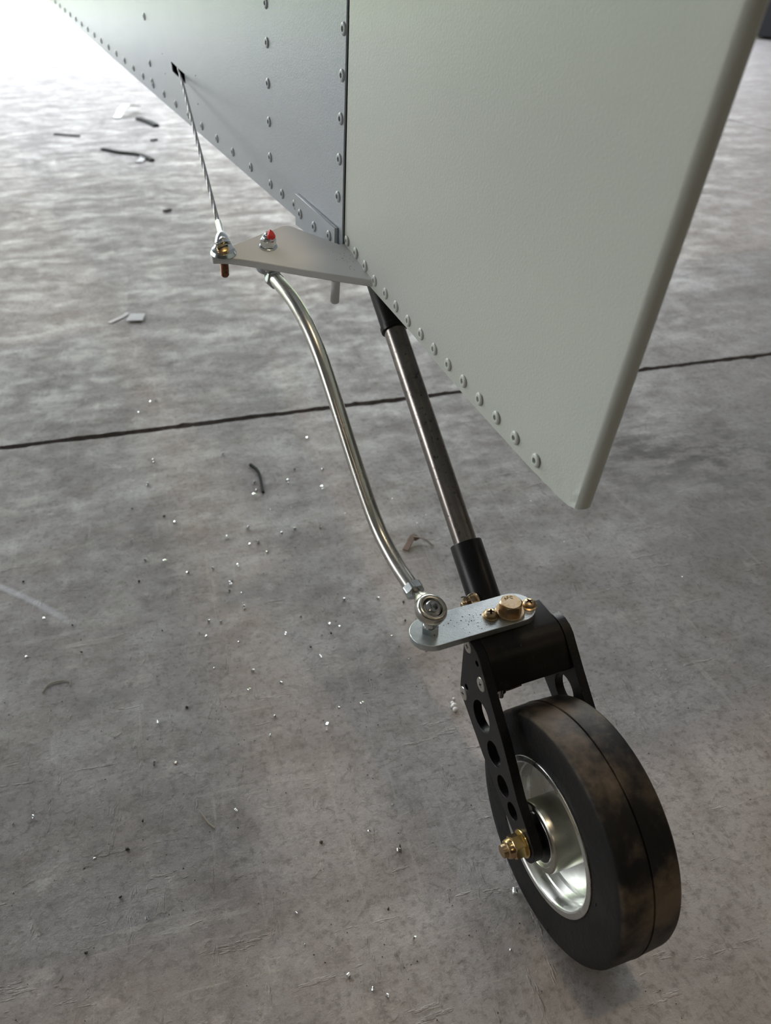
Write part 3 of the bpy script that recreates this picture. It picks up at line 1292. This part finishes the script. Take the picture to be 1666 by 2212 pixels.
dl = (pp[-1] - pp[-3]).normalized()
jam(pp[-1] - dl * .0005, dl, link)
dt = (pp[0] - pp[2]).normalized()
jam(pp[0] - dt * .0005, dt, link)


def rod_end(thing, ball, nrm, tang, p_join, mt):
    nrm = nrm.normalized()
    tang = tang.normalized()
    bm = bmesh.new()
    prof = [(.0064, -.0036), (.0078, -.0040), (.0092, -.0034), (.0098, -.0018), (.0099, 0), (.0098, .0018), (.0092, .0034), (.0078, .0040), (.0064, .0036), (.0060, .0024), (.0058, 0), (.0060, -.0024), (.0064, -.0036)]
    lathe(bm, prof, ball, nrm, 40, False, False)
    bmesh.ops.remove_doubles(bm, verts=bm.verts[:], dist=1e-6)
    st_ = ball + tang * .0082
    L_ = (p_join - st_).length
    path = [st_ + tang * (L_ * i / 6) for i in range(7)]
    sweep(bm, path, [.0062, .0056, .0046, .0037, .0031, .0029, .0029], 20)
    o = thing.part('rod_end', bm, mt, smooth=50)
    bm = bmesh.new()
    # spherical ball, truncated, with a bore
    prof = []
    R0 = .0060
    hm = .0046
    for i in range(-8, 9):
        z = hm * i / 8
        prof.append((sqrt(R0 * R0 - z * z), z))
    prof = [(.0026, -hm)] + prof + [(.0026, hm), (.0024, hm * .2), (0, hm * .2)]
    lathe(bm, prof, ball, nrm, 32, True, False)
    thing.part('ball', bm, M['stainless'], parent=o)
    return o


ball = Vector((-.0960, -.0537, .1885))
rod_end(link, ball, Vector((.34, .22, .87)), (pp[-1] - ball), pp[-1] + dl * .004, M['steel'])
bm = bmesh.new()
hexprism(bm, (ball.x, ball.y, .1717), (0, 0, 1), .0098, .0052, .06, turn=.1)
lathe(bm, [(.0044, .005), (.0040, .0065), (.0036, .0085), (.0038, .011), (.0030, .0150), (.0026, .018)], (ball.x, ball.y, .1717), (0, 0, 1), 24)
link.part('ball_stud', bm, M['zinc_clean'])
bm = bmesh.new()
lathe(bm, [(.0030, 0), (.0030, -.0118), (.0024, -.0125), (0, -.0125)], (ball.x, ball.y, .1720), (0, 0, 1), 16, True, False)
link.part('stud_end', bm, M['zinc_clean'])
bm = bmesh.new()
bmesh.ops.create_icosphere(bm, subdivisions=3, radius=1)
for v_ in bm.verts:
    q = 1 + .2 * sin(v_.co.x * 4 + 2) * cos(v_.co.y * 5)
    v_.co = Vector((v_.co.x * .0036 * q, v_.co.y * .0042 * q, v_.co.z * .0032 * q))
bmesh.ops.translate(bm, verts=bm.verts[:], vec=(ball.x + .0015, ball.y - .001, .1610))
link.part('torque_seal_paint', bm, M['red'], label='red torque seal under the arm')
bU = on_horn(-.3403, -.075, -.0140)
rod_end(link, bU, HN, (pp[0] - bU), pp[0] + dt * .003, M['zinc_clean'])

# ------------------------------------------------------------------ TAILWHEEL SPRING ROD
spr = Thing('tail_spring', 'dark steel tail spring rod slanting down behind the rudder to the tailwheel', 'spring', (-.1107, 0, .145))
dS = (Vector((-.2588, 0, .2664)) - Vector((-.1548, 0, .1812))).normalized()
pS = Vector((-.1548, 0, .1812))
bm = bmesh.new()
lathe(bm, [(.0081, 0), (.0081, .178)], pS, dS, 40)
spr.part('spring_rod', bm, M['gunmetal'])
bm = bmesh.new()
lathe(bm, [(.0083, 0), (.0098, .0006), (.0100, .002), (.0100, .0042), (.0092, .0048), (.0092, .058), (.0092, .060)], pS + dS * .166, dS, 36)
spr.part('socket', bm, M['blackp'], label='black socket at the top of the rod')

# ------------------------------------------------------------------ TAILWHEEL
tw = Thing('tailwheel', 'small solid-tyred tailwheel in a black drilled fork under the rudder', 'tailwheel', (0, 0, 0))
# sleeve clamping the spring rod
bm = bmesh.new()
sl0 = pS - dS * .052
lathe(bm, [(.0111, 0), (.0111, .0525), (.0108, .0530), (.0084, .0530), (.0084, .046)], sl0, dS, 44)
tw.part('sleeve', bm, M['blackp'], label='black sleeve round the spring rod')
# spindle housing under the arm
bm = bmesh.new()
lathe(bm, [(.0115, .128), (.0125, .130), (.0125, .1640), (.0118, .1655)], (-.0955, 0, 0), (0, 0, 1), 40)
tw.part('spindle_housing', bm, M['anod'])
# fork block between the plates
blk = [(-.0572, .1452), (-.0668, .1590), (-.0692, .1618), (-.0722, .1642), (-.0760, .1660), (-.0800, .1668), (-.1010, .1668), (-.1010, .150), (-.0885, .140), (-.0885, .128), (-.0760, .122)]
bm = bmesh.new()
slab(bm, [blk], lambda x, y, t: Vector((x, t, y)), -.0270, .0270)
tw.part('fork_block', bm, M['anod_dusty'], label='dusty black block joining the fork plates', bev=.0006, smooth=40)
outl = [(-.0898, .158), (-.0902, .122), (-.0885, .1175), (-.0845, .1130), (-.0660, .1008), (-.0550, .0935)]
c0_ = (0, .076)
rr__ = .0118
for dg_ in range(218, 405, 11):
    outl.append((c0_[0] + rr__ * cos(radians(dg_)), c0_[1] + rr__ * sin(radians(dg_))))
outl += [(-.0125, .1005), (-.0340, .1265), (-.0520, .1445), (-.0655, .1590), (-.0690, .1630), (-.0735, .1658), (-.0790, .1670), (-.0850, .1668), (-.0885, .1645)]
holes = [circle(-.0610, .1225, .0105, 36), circle(-.0425, .1080, .0083, 32), circle(-.0285, .0940, .0070, 28), circle(-.0155, .0828 + .0035, .0058, 26),
         circle(-.0720, .1580, .0020, 14), circle(-.0820, .1275, .0022, 14)]
for sg in (-1, 1):
    bm = bmesh.new()
    slab(bm, [outl] + holes, lambda x, y, t: Vector((x, sg * t, y)), .0270, .0330)
    pl = tw.part('fork_plate', bm, M['anod'], bev=.0005, smooth=40)
    for (a_, u_), tn in zip(((-.0845, .1615), (-.0848, .1190), (-.0650, .1470)), (.2, .5, .8)):
        bm = bmesh.new()
        dd = Vector((0, sg, 0))
        lathe(bm, [(.0046, -.002), (.0047, .0001), (.0044, .0005), (.0020, .0007), (0, .0007)], (0, 0, 0), dd, 28, True, False)
        bmesh.ops.recalc_face_normals(bm, faces=bm.faces[:])
        me = bpy.data.meshes.new('screw')
        bm.to_mesh(me)
        bm.free()
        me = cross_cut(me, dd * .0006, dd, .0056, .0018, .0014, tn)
        paint_recess_shade(me, M['screw'], M['grime_and_recess_shade'])
        me.shade_smooth()
        me.set_sharp_from_angle(angle=radians(35))
        tw.inst('countersunk_screw', me, None, (a_, sg * .0330, u_), parent=None).parent = pl
# steering arm
ARM_A = -.0955
bm = bmesh.new()
st_out = []
for dg_ in range(0, 181, 12):
    st_out.append((ARM_A + .0132 * cos(radians(dg_)), .0052 + .0132 * sin(radians(dg_))))
for dg_ in range(180, 361, 12):
    st_out.append((ARM_A + .0132 * cos(radians(dg_)), -.0535 + .0132 * sin(radians(dg_))))
slab(bm, [st_out], lambda x, y, t: Vector((x, y, t)), .1672, .1717)
arm = tw.part('steering_arm', bm, M['zinc'], label='flat zinc-plated steering arm with rounded ends', bev=.0006, smooth=40)
bm = bmesh.new()
lathe(bm, [(.0090, .1717), (.0092, .1721), (.0092, .1730), (.0088, .1733)], (ARM_A + .003, 0, 0), (0, 0, 1), 36)
hexprism(bm, (ARM_A + .003, 0, .1732), (0, 0, 1), .0132, .0072, .16, turn=.55)
lathe(bm, [(.0046, .1803), (.0046, .1801), (0, .1801)], (ARM_A + .003, 0, 0), (0, 0, 1), 30, False, False)
sb = tw.part('spindle_bolt', bm, M['gold'], label='large gold hex bolt head')
# raised head marking
for i, chh in enumerate('AFC'):
    cu = bpy.data.curves.new('mark', 'FONT')
    cu.body = chh
    cu.size = .0031
    cu.extrude = .00012
    cu.align_x = 'CENTER'
    to = bpy.data.objects.new('mark', cu)
    COL.objects.link(to)
    dg0 = bpy.context.evaluated_depsgraph_get()
    me = bpy.data.meshes.new_from_object(to.evaluated_get(dg0))
    bpy.data.objects.remove(to)
    me.materials.append(M['gold_shiny'])
    th_ = radians((28, 0, -28)[i])
    # reads upright from aft: text 'up' points forward (-X local)
    Rz = Matrix.Rotation(pi / 2 + th_, 3, 'Z')
    up_ = Vector((-cos(th_), -sin(th_), 0))
    p_ = Vector((ARM_A + .003, 0, .18045)) + up_ * .0032
    o = tw.inst('raised_letter', me, None, p_, Rz)
    o.parent = sb
# small pan-head cross screws
for (da, s_, tn) in ((.0015, -.0130, .3), (.0020, .0142, .9)):
    bm = bmesh.new()
    lathe(bm, [(.0052, 0), (.0054, .0004), (.0048, .0007), (.0044, .0009), (.0044, .0016), (.0040, .0026), (.0030, .0034), (.0014, .0038), (0, .0039)], (0, 0, 0), (0, 0, 1), 30, True, False)
    bmesh.ops.recalc_face_normals(bm, faces=bm.faces[:])
    me = bpy.data.meshes.new('pan_screw')
    bm.to_mesh(me)
    bm.free()
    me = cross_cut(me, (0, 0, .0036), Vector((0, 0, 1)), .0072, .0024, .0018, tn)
    paint_recess_shade(me, M['gold'], M['grime_and_recess_shade'])
    me.shade_smooth()
    me.set_sharp_from_angle(angle=radians(35))
    o = tw.inst('pan_head_screw', me, None, (ARM_A + da, s_, .1717))
    o.parent = arm
bm = bmesh.new()
r8 = random.Random(8)
for k in range(90):
    s_ = r8.gauss(-.018, .012)
    a_ = ARM_A + r8.gauss(.003, .005)
    if abs(a_ - ARM_A) > .012 or s_ < -.06 or s_ > .012:
        continue
    r_ = r8.uniform(.00012, .00042)
    mm = Matrix.Translation((a_, s_, .17172)) @ Matrix.Rotation(r8.uniform(0, 6), 4, 'Z') @ Matrix.Diagonal((1, r8.uniform(.4, 1.8), .4, 1))
    bmesh.ops.create_icosphere(bm, subdivisions=1, radius=r_, matrix=mm)
o = tw.part('grit', bm, M['grime_and_recess_shade'], parent=arm)
o['kind'] = 'stuff'
# castle nut with split pin on the clamp bolt through the sleeve
cn = Vector((-.1125, 0, .1690 - .0215))
cdir = Vector((0, -1, 0))
base_n = Vector((-.1165, -.0105, .1640))
bm = bmesh.new()
lathe(bm, [(.0064, 0), (.0066, .0004), (.0066, .0010), (.0062, .0012)], base_n, cdir, 28)
hexprism(bm, base_n + cdir * .0012, cdir, .0096, .0042, .08, turn=.2)
for k in range(6):
    t_ = k * pi / 3 + .4
    R_ = frame(cdir)
    box(bm, base_n + R_ @ Vector((.0036 * cos(t_), .0036 * sin(t_), .0066)), (.0020, .0026, .0034), R_ @ Matrix.Rotation(t_, 3, 'Z'))
lathe(bm, [(.0023, .001), (.0023, .0105), (.0018, .0110)], base_n, cdir, 16)
cnut = tw.part('castle_nut', bm, M['gold'], label='gold castle nut beside the sleeve')
bm = bmesh.new()
for off, bend in ((.0004, 1), (-.0004, -1)):
    q0 = base_n + cdir * .0074 + Vector((off, 0, 0))
    sweep(bm, smooth_path([q0 + Vector((0, 0, -.005)), q0 + Vector((0, 0, .0045)), q0 + Vector((-.0002, -.0015 * bend, .0072)), q0 + Vector((0, -.0045 * bend, .0080))], 5), .0005, 6)
tw.part('split_pin', bm, M['gunmetal'], parent=cnut)
# small fastener end under the block
bm = bmesh.new()
lathe(bm, [(.0030, 0), (.0030, -.004), (.0018, -.0045), (.0018, -.009), (0, -.009)], (-.064, -.0185, .1405), (0, 0, 1), 14, True, False)
sweep(bm, smooth_path([(-.064, -.021, .137), (-.063, -.014, .1375), (-.062, -.006, .1395)], 5), .0011, 8)
tw.part('keeper_pin', bm, M['gunmetal'])
# axle with washers, spacers and lock nuts
AX = Vector((0, 0, .076))
bm = bmesh.new()
lathe(bm, [(.0038, -.0478), (.0040, -.0472), (.0040, .0472), (.0038, .0478)], AX, (0, 1, 0), 24)
axle = tw.part('axle', bm, M['gold'])
for sg in (-1, 1):
    d_ = Vector((0, sg, 0))
    bm = bmesh.new()
    lathe(bm, [(.0084, .0330), (.0086, .0333), (.0086, .0340), (.0084, .0343)], AX, d_, 32)
    hexprism(bm, AX + d_ * .0343, d_, .0128, .0072, .14, turn=.25)
    lathe(bm, [(.0060, .0412), (.0059, .0430), (.0054, .0446), (.0044, .0452), (.0041, .0440)], AX, d_, 32)
    tw.part('axle_nut', bm, M['gold_shiny'], parent=axle)
    bm = bmesh.new()
    lathe(bm, [(.0075, .0225), (.0075, .0272)], AX, d_, 28)
    tw.part('spacer', bm, M['anod'], parent=axle)

# wheel: rim, hub, bearings, tyre; slight camber
CAMB = radians(2.0)
wheel_ax = Vector((0, cos(CAMB), -sin(CAMB))).normalized()
W2 = .0192


def wl_prof(bm, prof, seg=96, c0=False, c1=False):
    return lathe(bm, prof, AX, wheel_ax, seg, c0, c1)


bm = bmesh.new()
tp = []
tread = [(-W2 + .0000, .0735), (-W2 + .0008, .0747), (-W2 + .0022, .0754), (-.010, .0757), (-.0012, .0759), (-.0006, .0759), (-.0004, .0750), (.0003, .0749), (.0005, .0762), (.0014, .0759), (.010, .0757), (W2 - .0022, .0754), (W2 - .0008, .0747), (W2, .0735)]
prof = [(.0468, -W2 + .0030), (.0480, -W2 + .0001), (.0500, -W2 - .0001), (.060, -W2 - .0005), (.068, -W2 - .0004)]
prof += [(r, h) for h, r in tread]
prof += [(.068, W2 + .0004), (.060, W2 + .0005), (.0500, W2 + .0001), (.0480, W2 - .0001), (.0468, W2 - .0030), (.0460, 0), (.0468, -W2 + .0030)]
wl_prof(bm, prof, 128)
bmesh.ops.remove_doubles(bm, verts=bm.verts[:], dist=1e-6)
bmesh.ops.translate(bm, verts=bm.verts[:], vec=-AX)
tyre = obj('tyre', bm, M['rubber'], tw.o, smooth=30, loc=AX)
tyre['label'] = 'solid black rubber tyre, tread dusty brown'
# raised mould crumbs on the shoulder
bm = bmesh.new()
r4 = random.Random(4)
for k in range(26):
    t_ = r4.uniform(0, 2 * pi)
    rad_ = r4.uniform(.050, .0735)
    R_ = frame(wheel_ax)
    p_ = AX + R_ @ Vector((rad_ * cos(t_), rad_ * sin(t_), -W2 - .0004))
    bmesh.ops.create_icosphere(bm, subdivisions=1, radius=r4.uniform(.0003, .0008), matrix=Matrix.Translation(p_) @ Matrix.Diagonal((1, .5, 1.8, 1)))
o = tw.part('rubber_nibs', bm, M['seal'], parent=tyre)
o.location = o.location - Vector(AX)
o['kind'] = 'stuff'
bm = bmesh.new()
for sg in (-1, 1):
    pr = [(.0479, sg * (W2 - .0040)), (.0479, sg * (W2 + .0006)), (.0476, sg * (W2 + .0010)), (.0444, sg * (W2 + .0010)), (.0434, sg * (W2 + .0004)), (.0428, sg * (W2 - .0006)), (.0424, sg * .0120), (.0416, sg * .0112), (.0412, sg * .0060)]
    if sg > 0:
        pr = pr
    wl_prof(bm, pr, 96)
wl_prof(bm, [(.0412, -.0060), (.0406, -.0040), (.0215, -.0035), (.0215, -.0030)], 96)
wl_prof(bm, [(.0412, .0060), (.0406, .0040), (.0215, .0035), (.0215, .0030)], 96)
rim = tw.part('wheel_rim', bm, M['alu'], smooth=28, label='machined aluminium rim')
for sg in (-1, 1):
    bm = bmesh.new()
    pr = [(.0216, sg * .0030), (.0216, sg * .0225), (.0212, sg * .0240), (.0202, sg * .0248), (.0176, sg * .0250), (.0172, sg * .0246), (.0170, sg * .0236), (.0158, sg * .0235)]
    wl_prof(bm, pr, 80)
    tw.part('hub_drum', bm, M['alu_drum_reflection'], parent=rim, smooth=28)
    bm = bmesh.new()
    wl_prof(bm, [(.0159, sg * .0215), (.0159, sg * .0238), (.0152, sg * .0242), (.0148, sg * .0240), (.0147, sg * .0234)], 64)
    bg = tw.part('bearing', bm, M['stainless'], parent=rim)
    bm = bmesh.new()
    wl_prof(bm, [(.0148, sg * .0234), (.0085, sg * .0236), (.0070, sg * .0236)], 64, c1=True)
    o = tw.part('bearing_seal', bm, M['seal'], parent=rim)

# ------------------------------------------------------------------ DEBRIS ON THE FLOOR
rd_ = random.Random(11)


def curl_mesh(turns, r, w, pitch, seed, t=.00012):
    q = random.Random(seed)
    bm = bmesh.new()
    n = int(14 * turns) + 3
    prev = None
    for i in range(n):
        s = i / (n - 1)
        th = 2 * pi * turns * s
        rr = r * (1 - .25 * s) * (1 + .08 * q.uniform(-1, 1))
        c = Vector((rr * cos(th), pitch * (s - .5), rr * sin(th)))
        nd = Vector((cos(th), 0, sin(th)))
        row = [bm.verts.new(c + Vector((0, -w / 2, 0))), bm.verts.new(c + Vector((0, w / 2, 0))), bm.verts.new(c + Vector((0, w / 2, 0)) + nd * t), bm.verts.new(c + Vector((0, -w / 2, 0)) + nd * t)]
        if prev:
            for a, b in ((0, 1), (1, 2), (2, 3), (3, 0)):
                bm.faces.new((prev[a], prev[b], row[b], row[a]))
        else:
            bm.faces.new(list(reversed(row)))
        prev = row
    bm.faces.new(prev)
    zmin = min(v.co.z for v in bm.verts)
    bmesh.ops.translate(bm, verts=bm.verts[:], vec=(0, 0, -zmin))
    return bm


def chip_mesh(seed, r=.0012):
    q = random.Random(seed)
    bm = bmesh.new()
    bmesh.ops.create_icosphere(bm, subdivisions=1, radius=r)
    for v in bm.verts:
        v.co = Vector((v.co.x * q.uniform(.7, 1.5), v.co.y * q.uniform(.5, 1.1), v.co.z * q.uniform(.5, .9)))
    zmin = min(v.co.z for v in bm.verts)
    bmesh.ops.translate(bm, verts=bm.verts[:], vec=(0, 0, -zmin))
    return bm


CURLS = [to_mesh(curl_mesh(1.1, .0014, .0016, .0006, 1), M['shaving'], 'curl'), to_mesh(curl_mesh(.6, .0020, .0014, .0012, 2), M['shaving'], 'curl'),
         to_mesh(curl_mesh(1.8, .0011, .0011, .0028, 3), M['shaving'], 'curl'), to_mesh(chip_mesh(4, .0011), M['shaving'], 'chip'), to_mesh(curl_mesh(.5, .0012, .0018, .0005, 5), M['shaving'], 'curl')]
CRUMB = [to_mesh(chip_mesh(s, .0014), M['grime_and_recess_shade'], 'crumb', 20) for s in (21, 22, 23)]


def drop(name, me, x, y, rz, s, label, cat, group=None, z=0.0):
    o = bpy.data.objects.new(name, me)
    COL.objects.link(o)
    o.location = (x, y, z)
    o.rotation_euler = (0, 0, rz)
    o.scale = (s, s, s)
    return tag(o, label, cat, group)


BRIGHT = [[-0.2883, 0.8376], [-0.282, 0.7849], [-0.2328, 0.7078], [-0.2699, 0.6724], [-0.2487, 0.6408], [-0.2278, 0.6376], [-0.2001, 0.6199], [-0.1759, 0.6262], [-0.1702, 0.6779], [-0.1546, 0.6069], [-0.1537, 0.6016], [-0.141, 0.5891], [-0.2047, 0.5938], [-0.1239, 0.6544], [-0.1164, 0.79], [-0.0767, 0.82], [-0.0748, 0.7765], [-0.2052, 0.8542], [-0.1029, 0.8959], [-0.0989, 0.6926], [-0.1128, 0.6883], [-0.0713, 0.6984], [-0.1445, 0.6674], [-0.1357, 0.6701], [-0.1502, 0.6955], [-0.1513, 0.6312], [-0.1561, 0.7883], [-0.1521, 0.7724], [-0.1523, 0.7606], [-0.34, 0.9794 - .012], [-0.3302, 0.9969], [-0.3246, 1.0027], [-0.0523, 0.5446], [-0.0427, 0.5411], [-0.0587, 0.5295], [-0.0575, 0.5024], [-0.0895, 0.471], [-0.1156, 0.4625], [-0.1335, 0.5207], [-0.1356, 0.5688], [-0.1347, 0.5657], [-0.0402, 0.5782], [-0.0073, 0.5808], [-0.0802, 0.5545], [-0.0195, 0.4473], [-0.0386, 0.4435], [0.0057, 0.5272], [0.0209, 0.4989], [-0.0921, 0.531], [-0.1157, 0.485], [-0.0908, 0.4335], [-0.092, 0.4144], [-0.3221, 0.5523], [-0.333, 0.5375], [-0.3196, 0.5018], [-0.171, 0.5316], [-0.1646, 0.5278], [-0.1655, 0.5472], [-0.1544, 0.5468], [-0.1502, 0.488], [-0.1848, 0.4276], [-0.162, 0.3885], [-0.178, 0.3882], [-0.267, 0.3356], [-0.2548, 0.3411], [-0.2006, 0.3093], [-0.1535, 0.2668], [-0.1088, 0.3467], [0.0051, 0.3515], [-0.0117, 0.3294], [0.0783, 0.2477], [0.0185, 0.2549], [-0.0507, 0.2513], [-0.0225, 0.2321], [-0.0075, 0.2247], [0.0012, 0.2209], [-0.0581, 0.271]]
for k, (x, y) in enumerate(BRIGHT):
    far = y > .6
    lab = ('tiny bright metal curl on the concrete between the floor joint and the push rod' if far else 'tiny bright metal curl on the concrete left of the tailwheel')
    drop('metal_shaving', CURLS[(k * 7 + k // 5) % 5], x, y, rd_.uniform(0, 6.28), rd_.uniform(.7, 1.25) * (1.35 if far else .85), lab, 'metal shaving', 'metal curls near the floor joint' if far else 'metal curls left of the tailwheel')
DARKB = [[-0.1108, 0.8182], [-0.2474, 0.7192], [-0.2869, 0.7335], [-0.1536, 0.5914], [-0.2463, 0.6064], [-0.0674, 0.5133], [0.0187, 0.5485], [0.0172, 0.5751], [-0.0502, 0.531], [-0.292, 0.542], [-0.165, 0.4434], [-0.2723, 0.5069], [-0.2064, 0.5349], [-0.362, 0.6061], [-0.1751, 0.2814], [-0.1865, 0.2459], [-0.1799, 0.3159], [-0.1746, 0.3378], [0.002, 0.2736], [-0.045, 0.3214]]
for k, (x, y) in enumerate(DARKB):
    drop('dirt_crumb', CRUMB[k % 3], x, y, rd_.uniform(0, 6.28), rd_.uniform(.6, 1.1), 'small dark dirt crumb lying on the concrete', 'dirt crumb', 'dark crumbs on the concrete')

# finer grit: nobody could count it
bm = bmesh.new()
for k in range(1500):
    x = rd_.gauss(-.08, .17)
    y = rd_.uniform(.17, .78) if k % 3 else rd_.gauss(.55, .10)
    r_ = rd_.uniform(.00015, .00042)
    if rd_.random() < .04:
        r_ *= 1.8
    c = Vector((x, y, r_ * .35))
    t_ = rd_.uniform(0, 6.28)
    vs = [bm.verts.new(c + Vector((r_ * rd_.uniform(.6, 1.3) * cos(t_ + q * 2.1), r_ * rd_.uniform(.6, 1.3) * sin(t_ + q * 2.1), -r_ * .35))) for q in range(3)]
    tp_ = bm.verts.new(c + Vector((0, 0, r_ * .8)))
    for q in range(3):
        bm.faces.new((vs[q], vs[(q + 1) % 3], tp_))
    bm.faces.new(list(reversed(vs)))
o = obj('metal_grit', bm, M['shaving'], flat=True)
tag(o, 'fine glinting metal grit sprinkled over the concrete left of the wheel', 'grit', kind='stuff')
bm = bmesh.new()
for k in range(900):
    x = rd_.gauss(-.03, .22)
    y = rd_.uniform(.15, .80)
    r_ = rd_.uniform(.0002, .0007)
    c = Vector((x, y, r_ * .35))
    t_ = rd_.uniform(0, 6.28)
    vs = [bm.verts.new(c + Vector((r_ * rd_.uniform(.6, 1.3) * cos(t_ + q * 2.1), r_ * rd_.uniform(.6, 1.3) * sin(t_ + q * 2.1), -r_ * .35))) for q in range(3)]
    tp_ = bm.verts.new(c + Vector((0, 0, r_ * .7)))
    for q in range(3):
        bm.faces.new((vs[q], vs[(q + 1) % 3], tp_))
    bm.faces.new(list(reversed(vs)))
o = obj('floor_grime', bm, M['grime_and_recess_shade'], flat=True)
tag(o, 'fine dark dirt specks scattered over the concrete', 'dirt', kind='stuff')
# lint hairs lying on the concrete
bm = bmesh.new()
for k in range(170):
    x, y = rd_.uniform(-.27, .12), rd_.uniform(.17, .42)
    t_ = rd_.uniform(0, 6.28)
    L_ = rd_.uniform(.003, .010)
    cv = rd_.uniform(-2.2, 2.2)
    path = []
    for i in range(6):
        path.append(Vector((x, y, .00025)))
        x += cos(t_) * L_ / 5
        y += sin(t_) * L_ / 5
        t_ += cv / 5
    sweep(bm, path, .00010, 3)
o = obj('floor_lint', bm, M['fibre'], flat=True)
tag(o, 'fine tan lint hairs lying over the concrete in the foreground', 'lint', kind='stuff')


def strip(name, pts, w, h, m, label, cat, z=.0005, n=5):
    bm = bmesh.new()
    P = smooth_path([(x, y, z + h / 2 + (dz if len(p_) > 2 else 0)) for p_ in pts for (x, y, dz) in [(p_[0], p_[1], p_[2] if len(p_) > 2 else 0)]], n)
    prev = None
    for i, p in enumerate(P):
        t = (P[min(i + 1, len(P) - 1)] - P[max(i - 1, 0)]).normalized()
        sd = Vector((-t.y, t.x, 0)).normalized() * w / 2
        up = Vector((0, 0, h / 2))
        row = [bm.verts.new(p + sd + up), bm.verts.new(p - sd + up), bm.verts.new(p - sd - up), bm.verts.new(p + sd - up)]
        if prev:
            for a, b in ((0, 1), (1, 2), (2, 3), (3, 0)):
                bm.faces.new((prev[a], prev[b], row[b], row[a]))
        else:
            bm.faces.new(row)
        prev = row
    bm.faces.new(list(reversed(prev)))
    c = Vector(pts[0][:2]).to_3d()
    bmesh.ops.translate(bm, verts=bm.verts[:], vec=-c)
    o = obj(name, bm, m, loc=c)
    return tag(o, label, cat)


strip('tie_offcut', [(-.9424, 2.8414), (-.87, 2.785), (-.7981, 2.7483), (-.7313, 2.6563)], .014, .006, M['plastic_blk'], 'longest dark plastic tie offcut on the floor left of the fuselage', 'offcut')
strip('film_scrap', [(-.7820, 2.735), (-.7700, 2.690), (-.7682, 2.6322)], .020, .003, M['white_bit'], 'small clear scrap beside the end of the longest tie offcut', 'scrap')
strip('tie_offcut', [(-.9866, 3.4732), (-.922, 3.3836), (-.8727, 3.2981)], .022, .008, M['plastic_blk'], 'shorter curved dark tie offcut nearest the fuselage edge', 'offcut')
strip('tie_offcut', [(-1.2021, 3.1288), (-1.0993, 3.0913)], .010, .004, M['plastic_blk'], 'thin straight dark offcut far left on the pale floor', 'offcut')
strip('film_scrap', [(-1.075, 3.490), (-1.068, 3.60, .03), (-1.045, 3.700, .015)], .030, .004, M['alu_cast'], 'bent shiny foil flake beyond the dark offcuts, farthest scrap', 'scrap')
m_film = mat('clear_film', (.75, .76, .78), .12, 0, spec=.6)
bm = bmesh.new()
sq = [(-.4470, 1.3000), (-.4185, 1.3018), (-.4230, 1.3360), (-.4482, 1.3330)]
slab(bm, [sq], lambda x, y, t: Vector((x + .432, y - 1.318, t + .0016 + .25 * abs(x + .433) ** 1.2)), 0, .0006)
o = obj('film_square', bm, m_film, loc=(-.432, 1.318, 0))
tag(o, 'small square of clear film lying on the floor beyond the joint', 'scrap')
strip('film_scrap', [(-.4750, 1.297), (-.4600, 1.325), (-.4560, 1.345)], .008, .001, m_film, 'thin curled film strip just left of the clear film square', 'scrap')
strip('wire_offcut', [(-.1664, .8279), (-.1537, .8096), (-.1425, .7659)], .0030, .0025, M['plastic_blk'], 'kinked dark plastic offcut on the floor left of the push rod', 'offcut', n=3)
strip('leaf_shred', [(.0209, .6564), (.0255, .667, .002), (.0298, .6755, .004), (.0340, .672, .002)], .006, .0012, M['brown_leaf'], 'torn brown shred between the push rod and the spring rod', 'shred')
strip('leaf_shred', [(.0298, .6745, .0045), (.0406, .6726, .003), (.0505, .6636)], .0022, .0008, M['fibre'], 'pale stalk beside the torn brown shred', 'shred')
bm = bmesh.new()
for q in ((0, 0, .0022, .0024), (.0006, -.0040, .002, .0022), (-.0012, .0035, .0015, .0016), (-.0015, -.0015, .0028, .0016), (.0004, .0085, .0010, .0011)):
    bmesh.ops.create_icosphere(bm, subdivisions=2, radius=q[3], matrix=Matrix.Translation(q[:3]))
o = obj('foam_bit', bm, M['white_bit'], loc=(.0569, .4439, 0))
tag(o, 'lumpy white foam bit on the floor left of the fork', 'foam bit')
strip('metal_sliver', [(-.0470, .4274), (-.0476, .4236, .001), (-.0473, .4190)], .0016, .0006, M['shaving'], 'longest bright metal sliver, in the middle of the floor', 'metal shaving')
strip('thread', [(-.2904, .4596), (-.2884, .4684), (-.2799, .4727), (-.2718, .4721), (-.2693, .4669)], .0009, .0006, M['fibre'], 'pale curved thread lying at the left of the floor', 'thread')
strip('thread', [(-.1343, .3452), (-.1273, .3366), (-.1216, .3322)], .0010, .0006, M['fibre'], 'short pale thread lying nearer the foreground', 'thread')
o = obj('metal_shaving', curl_mesh(1.6, .0020, .0020, .0026, 31), M['shaving'], loc=(.0858, .2851, 0))
tag(o, 'bright coiled shaving lying against the left side of the tyre', 'metal shaving')
o = obj('metal_shaving', curl_mesh(1.2, .0017, .0024, .0040, 33), M['gunmetal'], loc=(.0093, .315, 0))
tag(o, 'dull grey coiled shaving on the floor below the steering arm', 'metal shaving')
strip('floor_flake', [(-.552, 2.040), (-.546, 2.0484), (-.541, 2.056)], .010, .004, M['grime_and_recess_shade'], 'dark flake on the floor beside the cable terminal', 'flake')
strip('floor_flake', [(-.818, 3.00), (-.8118, 3.0096), (-.806, 3.02)], .014, .005, M['grime_and_recess_shade'], 'small dark nub on the floor left of the cable', 'flake')
